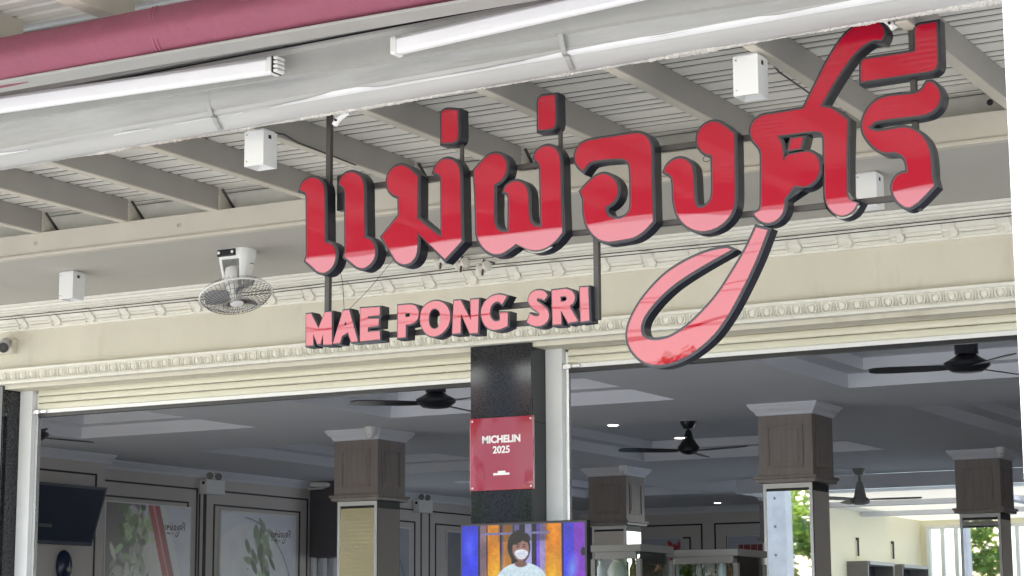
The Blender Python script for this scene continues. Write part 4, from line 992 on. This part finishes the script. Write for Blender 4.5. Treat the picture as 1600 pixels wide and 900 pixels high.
# ------------------------------------------------------------------ posters
def food_poster(seed, kind):
    H, W = 230, 150; r = np.random.default_rng(seed)
    img = np.zeros((H, W, 3)) + np.array((.66, .67, .74)); y, x = np.mgrid[0:H, 0:W]; x = x/W; y = y/W
    nz = noise2(H, W, 10, seed)[..., None]
    if kind == 0:
        img[:] = (.72, .73, .80)
        ell(img, .10, .95, .75, 1.05, (.78, .76, .74), -.1, .02)
        ell(img, .02, .2, .45, .42, (.30, .27, .28), 0, .1); ell(img, .30, .1, .09, .10, (.66, .64, .66), 0, .2)
        for _ in range(46):
            ell(img, .36+.11*r.standard_normal(), .22+.10*r.standard_normal(), .03+.06*r.random(), .015+.035*r.random(), np.array((.46, .56, .36))*(.35+1.1*r.random()), r.random()*3, .35)
        for _ in range(150):
            px_, py_ = .26+.20*r.standard_normal()*.8, .80+.32*r.standard_normal()*.7
            if px_ < .58-.05*py_: ell(img, px_, py_, .03+.07*r.random(), .02+.04*r.random(), np.array((.80, .79, .74))*(.55+.5*r.random()), r.random()*3, .4)
        for _ in range(60): ell(img, .28+.15*r.standard_normal(), .80+.25*r.standard_normal(), .008+.03*r.random(), .004+.008*r.random(), np.array((.22, .23, .17))*(.5+r.random()), r.random()*3, .5)
        for _ in range(16): ell(img, .08+.06*r.standard_normal(), .95+.1*r.standard_normal(), .03, .02, np.array((.55, .38, .24))*(.5+.8*r.random()), r.random()*3, .4)
        d = (x-.48) - (y-.0)*.36
        for lo, hi, cc in ((0, .055, (.55, .08, .11)), (.055, .08, (.72, .34, .34)), (.08, .14, (.50, .07, .10)), (.14, .22, (.80, .80, .82))):
            img[(d > lo) & (d < hi)] = cc
    else:
        img[:] = (.74, .75, .82)
        ell(img, .35, .85, .62, .78, (.80, .80, .83), 0, .02)
        for _ in range(30): ell(img, .54+.08*r.standard_normal(), .34+.14*r.standard_normal(), .06+.05*r.random(), .022+.025*r.random(), np.array((.40, .50, .36))*(.45+.9*r.random()), 1.2+.5*r.standard_normal(), .3)
        for _ in range(90): ell(img, .33+.20*r.standard_normal(), .95+.17*r.standard_normal(), .02+.05*r.random(), .008+.02*r.random(), np.array((.72, .66, .52))*(.5+.6*r.random()), r.random()*3, .4)
        for _ in range(40): ell(img, .6+.09*r.standard_normal(), .98+.14*r.standard_normal(), .05, .02, np.array((.70, .52, .30))*(.6+.6*r.random()), .9+.4*r.standard_normal(), .4)
        for _ in range(24): ell(img, .06+.06*r.standard_normal(), 1.1+.1*r.standard_normal(), .06, .03, np.array((.55, .24, .20))*(.6+.7*r.random()), r.random()*3, .4)
        for _ in range(26): ell(img, .3+.2*r.standard_normal(), .8+.2*r.standard_normal(), .03*r.random()+.01, .005, (.25, .24, .2), r.random()*3, .5)
        e = np.abs(np.hypot((x-.25)/.72, (y-.75)/.72)-1) < .008; img[e & (x > .3)] = (.35, .36, .40)
    return np.clip(img*(.94+.20*nz), 0, 1)**.66
ALL = [p for ps in FACES for p in ps[:1]]
def logo(parent, to_world, wdt):
    """the sign's own lettering printed small"""
    xs_ = [v.x for p in ALL for v in p]; zs_ = [v.y for p in ALL for v in p]; x0, x1, z1 = min(xs_), max(xs_), max(zs_)
    k = wdt/(x1-x0); mb = MB(); vs = []; fs = []
    for p in ALL:
        q = p[::3]; n = len(vs)
        vs += [to_world((v.x-x0)*k, (v.y-z1)*k) for v in q]; fs.append(tuple(range(n, n+len(q))))
    me = bpy.data.meshes.new('logo'); me.from_pydata([tuple(v) for v in vs], [], fs)
    bm = bmesh.new(); bm.from_mesh(me); bmesh.ops.triangulate(bm, faces=bm.faces); bm.to_mesh(me); bm.free()
    me.materials.append(m_logo); link('printed_logo', me, parent)
m_logo = mat('dark_print', (.10, .05, .07), .4, var=0)
def side_poster(y0, y1, z1, z0, img, label, lg=True):
    t = thing('food_poster', label, 'poster', (LX+.03, (y0+y1)/2, z1), 'food posters in the dining hall')
    MB().box(LX+.001, LX+.030, y0, y1, z0, z1).build('board', m_white, t)
    grid_print('print', img, (LX+.0312, y0+.015, z1-.015), (LX+.0312, y1-.015, z1-.015), (LX+.0312, y0+.015, z0+.015), m_print, t)
    if lg: logo(t, lambda u, v: Vector((LX+.0322, y0+(y1-y0)*.66+u, z1-(z1-z0)*.075+v)), (y1-y0)*.27)
side_poster(18.15, 19.70, 3.13, .75, food_poster(2, 0), 'food poster with red diagonal stripes on the side wall, right of the dark television')
side_poster(20.28, 21.85, 3.13, .75, food_poster(5, 1), 'food poster of noodles and green leaves on the side wall, beyond the emergency light')
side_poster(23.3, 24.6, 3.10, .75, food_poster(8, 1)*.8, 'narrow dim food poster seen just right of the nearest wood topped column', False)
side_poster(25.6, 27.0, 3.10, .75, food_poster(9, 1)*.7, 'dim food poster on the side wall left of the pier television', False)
def back_poster(x0, x1, label, seed, kind):
    t = thing('food_poster', label, 'poster', ((x0+x1)/2, 29.78, 3.1), 'food posters in the dining hall')
    MB().box(x0, x1, 29.755, 29.788, .8, 3.12).build('board', m_white, t)
    H, W = 160, 110; img = np.zeros((H, W, 3)) + np.array((.70, .71, .75)); r = np.random.default_rng(seed)
    if kind == 0:
        for _ in range(60): ell(img, .75+.10*r.standard_normal(), .20+.05*r.standard_normal(), .06, .03, np.array((.62, .20, .24))*(.6+.7*r.random()), r.random()*3, .4)
        ell(img, .3, .9, .4, .5, (.82, .82, .84), 0, .05)
    else:
        img[9:17, 14:100] = (.55, .20, .18); img[9:17, 20:96:9] = (.72, .66, .64)
        ell(img, .8, 1.0, .8, .75, (.55, .55, .58), .3, .02); ell(img, .85, 1.05, .75, .68, (.74, .74, .77), .3, .02); ell(img, .5, .9, .22, .06, (.2, .18, .17), .2, .2)
    grid_print('print', img, (x0+.01, 29.754, 3.11), (x1-.01, 29.754, 3.11), (x0+.01, 29.754, .81), m_print, t)
back_poster(-14.55, -13.48, 'back wall poster with a red dish, above the glass cabinet', 3, 0)
back_poster(-12.72, -11.3, 'back wall poster with red heading lettering, left of the largest column', 4, 1)

# ------------------------------------------------------------------ things on the side wall
a, b, d = PX(75, 755, -14.62), PX(168, 763, -14.62), PX(158, 850, -14.62)
t = thing('wall_television', 'switched off dark blue television tilted on the side wall at far left', 'television', (-14.62, (a.y+b.y)/2, 2.9))
y0, y1 = a.y-.75, b.y
tilt = .10
def tq(y, z, o): return (-14.62+o+(3.19-z)*-.25, y, z)
mb = MB(); v = [tq(y, z, o) for o in (0, -.05) for (y, z) in ((y0, 2.58), (y1-.05, 2.58), (y1, 3.2), (y0, 3.2))]
mb.add(v, [(0, 1, 2, 3), (7, 6, 5, 4), (0, 4, 5, 1), (1, 5, 6, 2), (2, 6, 7, 3), (3, 7, 4, 0)]).build('casing', m_black, t, bevel=.004)
v = [tq(y, z, .002) for (y, z) in ((y0+.03, 2.615), (y1-.075, 2.615), (y1-.03, 3.17), (y0+.03, 3.17))]
MB().add(v, [(0, 1, 2, 3)]).build('screen', m_bluescreen, t)
MB().box(-14.9, -14.72, (y0+y1)/2-.1, (y0+y1)/2+.1, 2.75, 3.0).build('bracket', m_black, t)
p = PX(101, 884, -14.85)
t = thing('wall_dispenser', 'glossy dark blue oval dispenser on the wall below the dark television', 'dispenser', p)
MB().lathe([(.0, .06), (.08, .055), (.14, .03), (.165, .0), (.165, -.03)], p, 28, (1, 0, 0), 1.0).build('cover', m_navy, t, smooth=60)
for ob in t.children: ob.scale = (1, .62, 1.0)
MB().box(p.x+.05, p.x+.064, p.y-.03, p.y+.03, p.z-.06, p.z-.02).build('label_plate', m_cab, t)
def emergency(px, py, label):
    p = PX(px, py, LX); t = thing('emergency_light', label, 'light', p, 'twin spot emergency lights on the side wall')
    MB().box(LX+.002, LX+.11, p.y-.19, p.y+.17, p.z-.13, p.z+.04).build('battery_box', m_whiteplastic, t, bevel=.004)
    MB().lathe([(.02, 0), (.02, .004)], (p.x+.06, p.y-.191, p.z+.0), 12, (0, -1, 0)).build('indicator', m_dark, t)
    for dy in (-.08, .09):
        MB().lathe([(.03, -.04), (.052, .0), (.055, .03), (.045, .032)], (p.x+.07, p.y+dy, p.z+.09), 16, (.55, -.75, -.1)).build('spot_head', m_whiteplastic, t, smooth=40)
        MB().lathe([(.044, 0), (.03, .003)], Vector((p.x+.07, p.y+dy, p.z+.09))+Vector((.55, -.75, -.1)).normalized()*.0325, 14, (.55, -.75, -.1)).build('lamp_lens', m_cab, t)
emergency(327, 756, 'twin spot emergency light between the two large food posters')
emergency(656, 787, 'twin spot emergency light farther along the side wall, beyond the first wood topped column')
p = PX(508, 758, LX+.25)
t = thing('bullet_camera', 'white bullet camera mounted high on the side wall left of the nearest wood topped column', 'camera', p)
MB().tube([p+Vector((-.15, -.12, .01)), p+Vector((.10, .1, -.0))], .035, 12).build('body', m_whiteplastic, t, smooth=40)
MB().box(LX+.002, p.x-.02, p.y-.04, p.y+.04, p.z-.05, p.z-.03).build('arm', m_whiteplastic, t)
MB().lathe([(.052, 0), (.052, .03)], p+Vector((.08, .08, 0)), 14, (.7, .7, 0)).build('hood', m_whiteplastic, t, smooth=40)

# ------------------------------------------------------------------ display cabinets
def cabinet(x0, x1, y0, y1, zt, label):
    t = thing('glass_cabinet', label, 'cabinet', ((x0+x1)/2, y0, 0), 'grey framed glass food cabinets'); s_ = .035
    MB().box(x0, x1, y0, y1, 0.02, 1.25).build('base', m_cab, t, bevel=.004)
    for xx_ in (x0, x1-s_):
        for yy in (y0, y1-s_): MB().box(xx_, xx_+s_, yy, yy+s_, 1.251, zt-.101).build('corner_post', m_cab, t)
    MB().box(x0-.005, x1+.005, y0-.005, y1+.005, zt-.05, zt).build('top', m_cab, t, bevel=.003)
    for yy in (y0+.012,): MB().box(x0+s_, x1-s_, yy, yy+.005, 1.251, zt-.051).build('pane', m_glass, t)
    MB().box(x1-.02, x1-.015, y0+s_, y1-s_, 1.251, zt-.051).build('pane', m_glass, t)
    for zz in (1.62, 1.93): MB().box(x0+s_, x1-s_, y0+.04, y1-.04, zz, zz+.008).build('shelf', m_glass, t)
    MB().box(x0+s_, x1-s_, y0+.003, y0+.03, zt-.10, zt-.051).build('rail', m_cab, t)
    return t
a, b = PY(922, 852, 13.2), PY(1000, 846, 13.2); zt = a.z
cabinet(a.x, b.x, 13.2, 13.75, zt, 'nearer grey framed glass cabinet with a pale jar, just right of the television')
c1, d1 = PY(1046, 860, 13.9), PY(1152, 858, 13.9)
cabinet(c1.x, d1.x, 13.9, 14.45, c1.z, 'farther grey framed glass cabinet with green plants, left of the largest column')
def blob(name, px, py, y, r, m, label, cat, n=60):
    p = PY(px, py, y); t = thing(name, label, cat, p+Vector((0, 0, -r)))
    mb = MB()
    for _ in range(n):
        d = Vector((random.gauss(0, 1), random.gauss(0, 1), random.gauss(0, 1))).normalized()*r*(.5+.5*random.random()); q = p+d; s_ = r*.38
        u = Vector((random.gauss(0, 1), random.gauss(0, 1), random.gauss(0, 1))).normalized(); v = u.cross(d).normalized()
        mb.add([q-u*s_, q-v*s_*.5, q+u*s_, q+v*s_*.5], [(0, 1, 2, 3)])
    mb.build('cluster', m, t, kind='stuff')
    MB().lathe([(r*.5, 0), (r*.6, .03), (r*.4, .035)], (p.x, p.y, p.z-r-.03), 12).build('dish', m_ceramic, t)
blob('food_bunch', 1010, 888, 13.5, .10, m_dried, 'bunch of brown dried food behind glass between the two cabinets', 'food')
blob('potted_plant', 1072, 892, 14.2, .07, m_leaf, 'small green plant inside the farther glass cabinet', 'plant')
blob('flower_bunch', 1112, 893, 14.2, .06, m_ceramic, 'small pale flowers inside the farther glass cabinet', 'flowers', 30)
p = PY(965, 893, 13.45); t = thing('ceramic_jar', 'pale ceramic jar inside the nearer glass cabinet', 'jar', p)
MB().lathe([(.04, -.12), (.068, -.06), (.075, .0), (.055, .05), (.035, .07), (.04, .085)], p, 20).build('body', m_ceramic, t, smooth=50)
MB().lathe([(.047, 0), (.03, .015), (.01, .03)], p+Vector((0, 0, .086)), 16).build('lid', m_ceramic, t, smooth=50)

for k, (px, py, yy, m, h) in enumerate(((938, 886, 13.4, m_white, .13), (990, 884, 13.5, m_dried, .12), (1055, 884, 14.1, m_whiteplastic, .14), (1092, 880, 14.2, m_glass, .17), (1128, 882, 14.15, m_whiteplastic, .15), (1142, 886, 14.2, m_dried, .12))):
    q_ = PY(px, py, yy); lb = ('white', 'brown', 'white', 'clear', 'tall white', 'brown')[k] + ' bottle ' + ('at the left end of the nearer glass cabinet', 'at the right end of the nearer glass cabinet', 'at the left end of the farther glass cabinet', 'between plant and flowers in the farther glass cabinet', 'right of the flowers in the farther glass cabinet', 'at the right end of the farther glass cabinet')[k]
    t = thing('bottle', lb, 'bottle', q_, 'bottles in the glass cabinets')
    MB().lathe([(.025, -h), (.03, -h+.01), (.03, -.02), (.012, .02), (.012, .05)], q_, 14).build('body', m, t, smooth=40)
    MB().lathe([(.014, .045), (.014, .065)], q_, 12).build('cap', m_red if k % 2 else m_cab, t)
# ------------------------------------------------------------------ street side, seen in mirrors and gloss
def pole(x, y, label):
    t = thing('utility_pole', label, 'pole', (x, y, -.15))
    mb = MB(); v = []
    for z, h in ((-.15, .23), (9, .15)): v += [(x-h, y-h*.8, z), (x+h, y-h*.8, z), (x+h, y+h*.8, z), (x-h, y+h*.8, z)]
    mb.add(v, [(3, 2, 1, 0), (4, 5, 6, 7)]+[(i, (i+1) % 4, 4+(i+1) % 4, 4+i) for i in range(4)]).build('shaft', m_pole, t, bevel=.01)
    for k in range(14): MB().lathe([(.022, 0), (.022, .003)], (x, y+.187-.0045*k, 1+.5*k), 10, (0, 1, 0)).build('hole', m_dark, t)
pole(-13.82, -1.0, 'grey concrete utility pole on the street side, mirrored in the largest column')
def tree_meshes(seed, r=2.2, n=2600):
    rr = random.Random(seed); mb = MB(); cl = [(rr.gauss(0, .55)*r, rr.gauss(0, .55)*r, rr.gauss(0, .38)*r, rr.uniform(.35, .7)*r*.6) for _ in range(13)]
    for _ in range(n):
        cx, cy, cz_, cr = rr.choice(cl); d = Vector((rr.gauss(0, 1), rr.gauss(0, 1), rr.gauss(0, 1))).normalized()*cr*rr.uniform(.6, 1.05)
        p = Vector((cx, cy, cz_))+d; u = Vector((rr.gauss(0, 1), rr.gauss(0, 1), rr.gauss(0, .6))).normalized(); v = u.cross(d.normalized()+Vector((.01, 0, 0))).normalized(); s_ = rr.uniform(.09, .2)
        mb.add([p-u*s_, p-v*s_*.5, p+u*s_, p+v*s_*.5], [(0, 1, 2, 3)])
    return mb.mesh('crown', m_leaf)
crowns = [tree_meshes(s_) for s_ in (1, 2, 3)]
tk = MB().tube([(0, 0, 0), (.05, 0, .8), (-.03, .04, 1.7), (.02, 0, 2.6)], [.16, .13, .10, .05], 8)
for k in range(4):
    a = 1.6*k; tk.tube([(0, 0, 1.3+.2*k), (.5*math.cos(a), .5*math.sin(a), 2.0+.2*k), (1.0*math.cos(a), 1.0*math.sin(a), 2.6+.2*k)], [.06, .045, .02], 6)
me_tk = tk.mesh('trunk', m_bark, 60)
for i in range(11):
    x, y = -41.5 + 4.3*i + random.uniform(-.6, .6), -19 + random.uniform(-1.5, 1.5)
    t = thing('roadside_tree', 'leafy green tree of the row across the road, mirrored in granite and mirrors', 'tree', (x, y, -.16), 'low trees across the road')
    link('trunk', me_tk, t, loc=(x, y, -.16)); o = link('crown', crowns[i % 3], t, loc=(x, y, 3.7)); o.rotation_euler.z = i*1.3; o.scale = (1.15, 1.15, .85)

hs = thing('townhouse', 'two storey house with terracotta roof across the road, mirrored in the sign faces', 'house', (-29, -26, -.16))
m_roof = mat('terracotta_roof', (.30, .10, .06), .8, var=.25, vscale=6); m_hw = mat('house_render', (.80, .78, .72), .8, var=.06)
MB().box(-33, -25.2, -31, -26, -.16, 7.4).build('wall', m_hw, hs)
MB().prof_x([(-25.3, 7.405), (-31.7, 7.405), (-31.7, 7.5), (-28.4, 8.9), (-25.3, 7.6)], -33.6, -24.6).build('roof', m_roof, hs)
for k in range(4):
    for zz in (1.2, 4.6):
        x = -32.3+1.85*k
        MB().box(x, x+1.1, -26, -25.93, zz, zz+1.7).build('window', m_navy, hs)

# taller tree and the street cables whose reflections cross the sign
t = thing('roadside_tree', 'tallest tree across the road, mirrored in the long tail of the sign', 'tree', (-16.2, -18.5, -.16), 'low trees across the road')
o = link('trunk', me_tk, t, loc=(-16.2, -18.5, -.16)); o.scale = (1.5, 1.5, 1.9)
o = link('crown', crowns[1], t, loc=(-16.2, -18.5, 5.6)); o.scale = (.95, .95, .9)
for k, (z, r_) in enumerate(((5.75, .014), (6.2, .024), (6.62, .012), (7.2, .010))):
    pts = [(x_, -8, z - .5*(1-((x_+14)/26)**2) + .02*x_*.3) for x_ in np.linspace(-40, 12, 25)]
    setp(MB().tube(pts, r_, 6).build('street_cable', m_black, smooth=60), '%s of the black street cables strung along the road opposite' % ('lowest', 'thickest', 'third from bottom', 'topmost')[k], 'cable', 'street cables along the road')
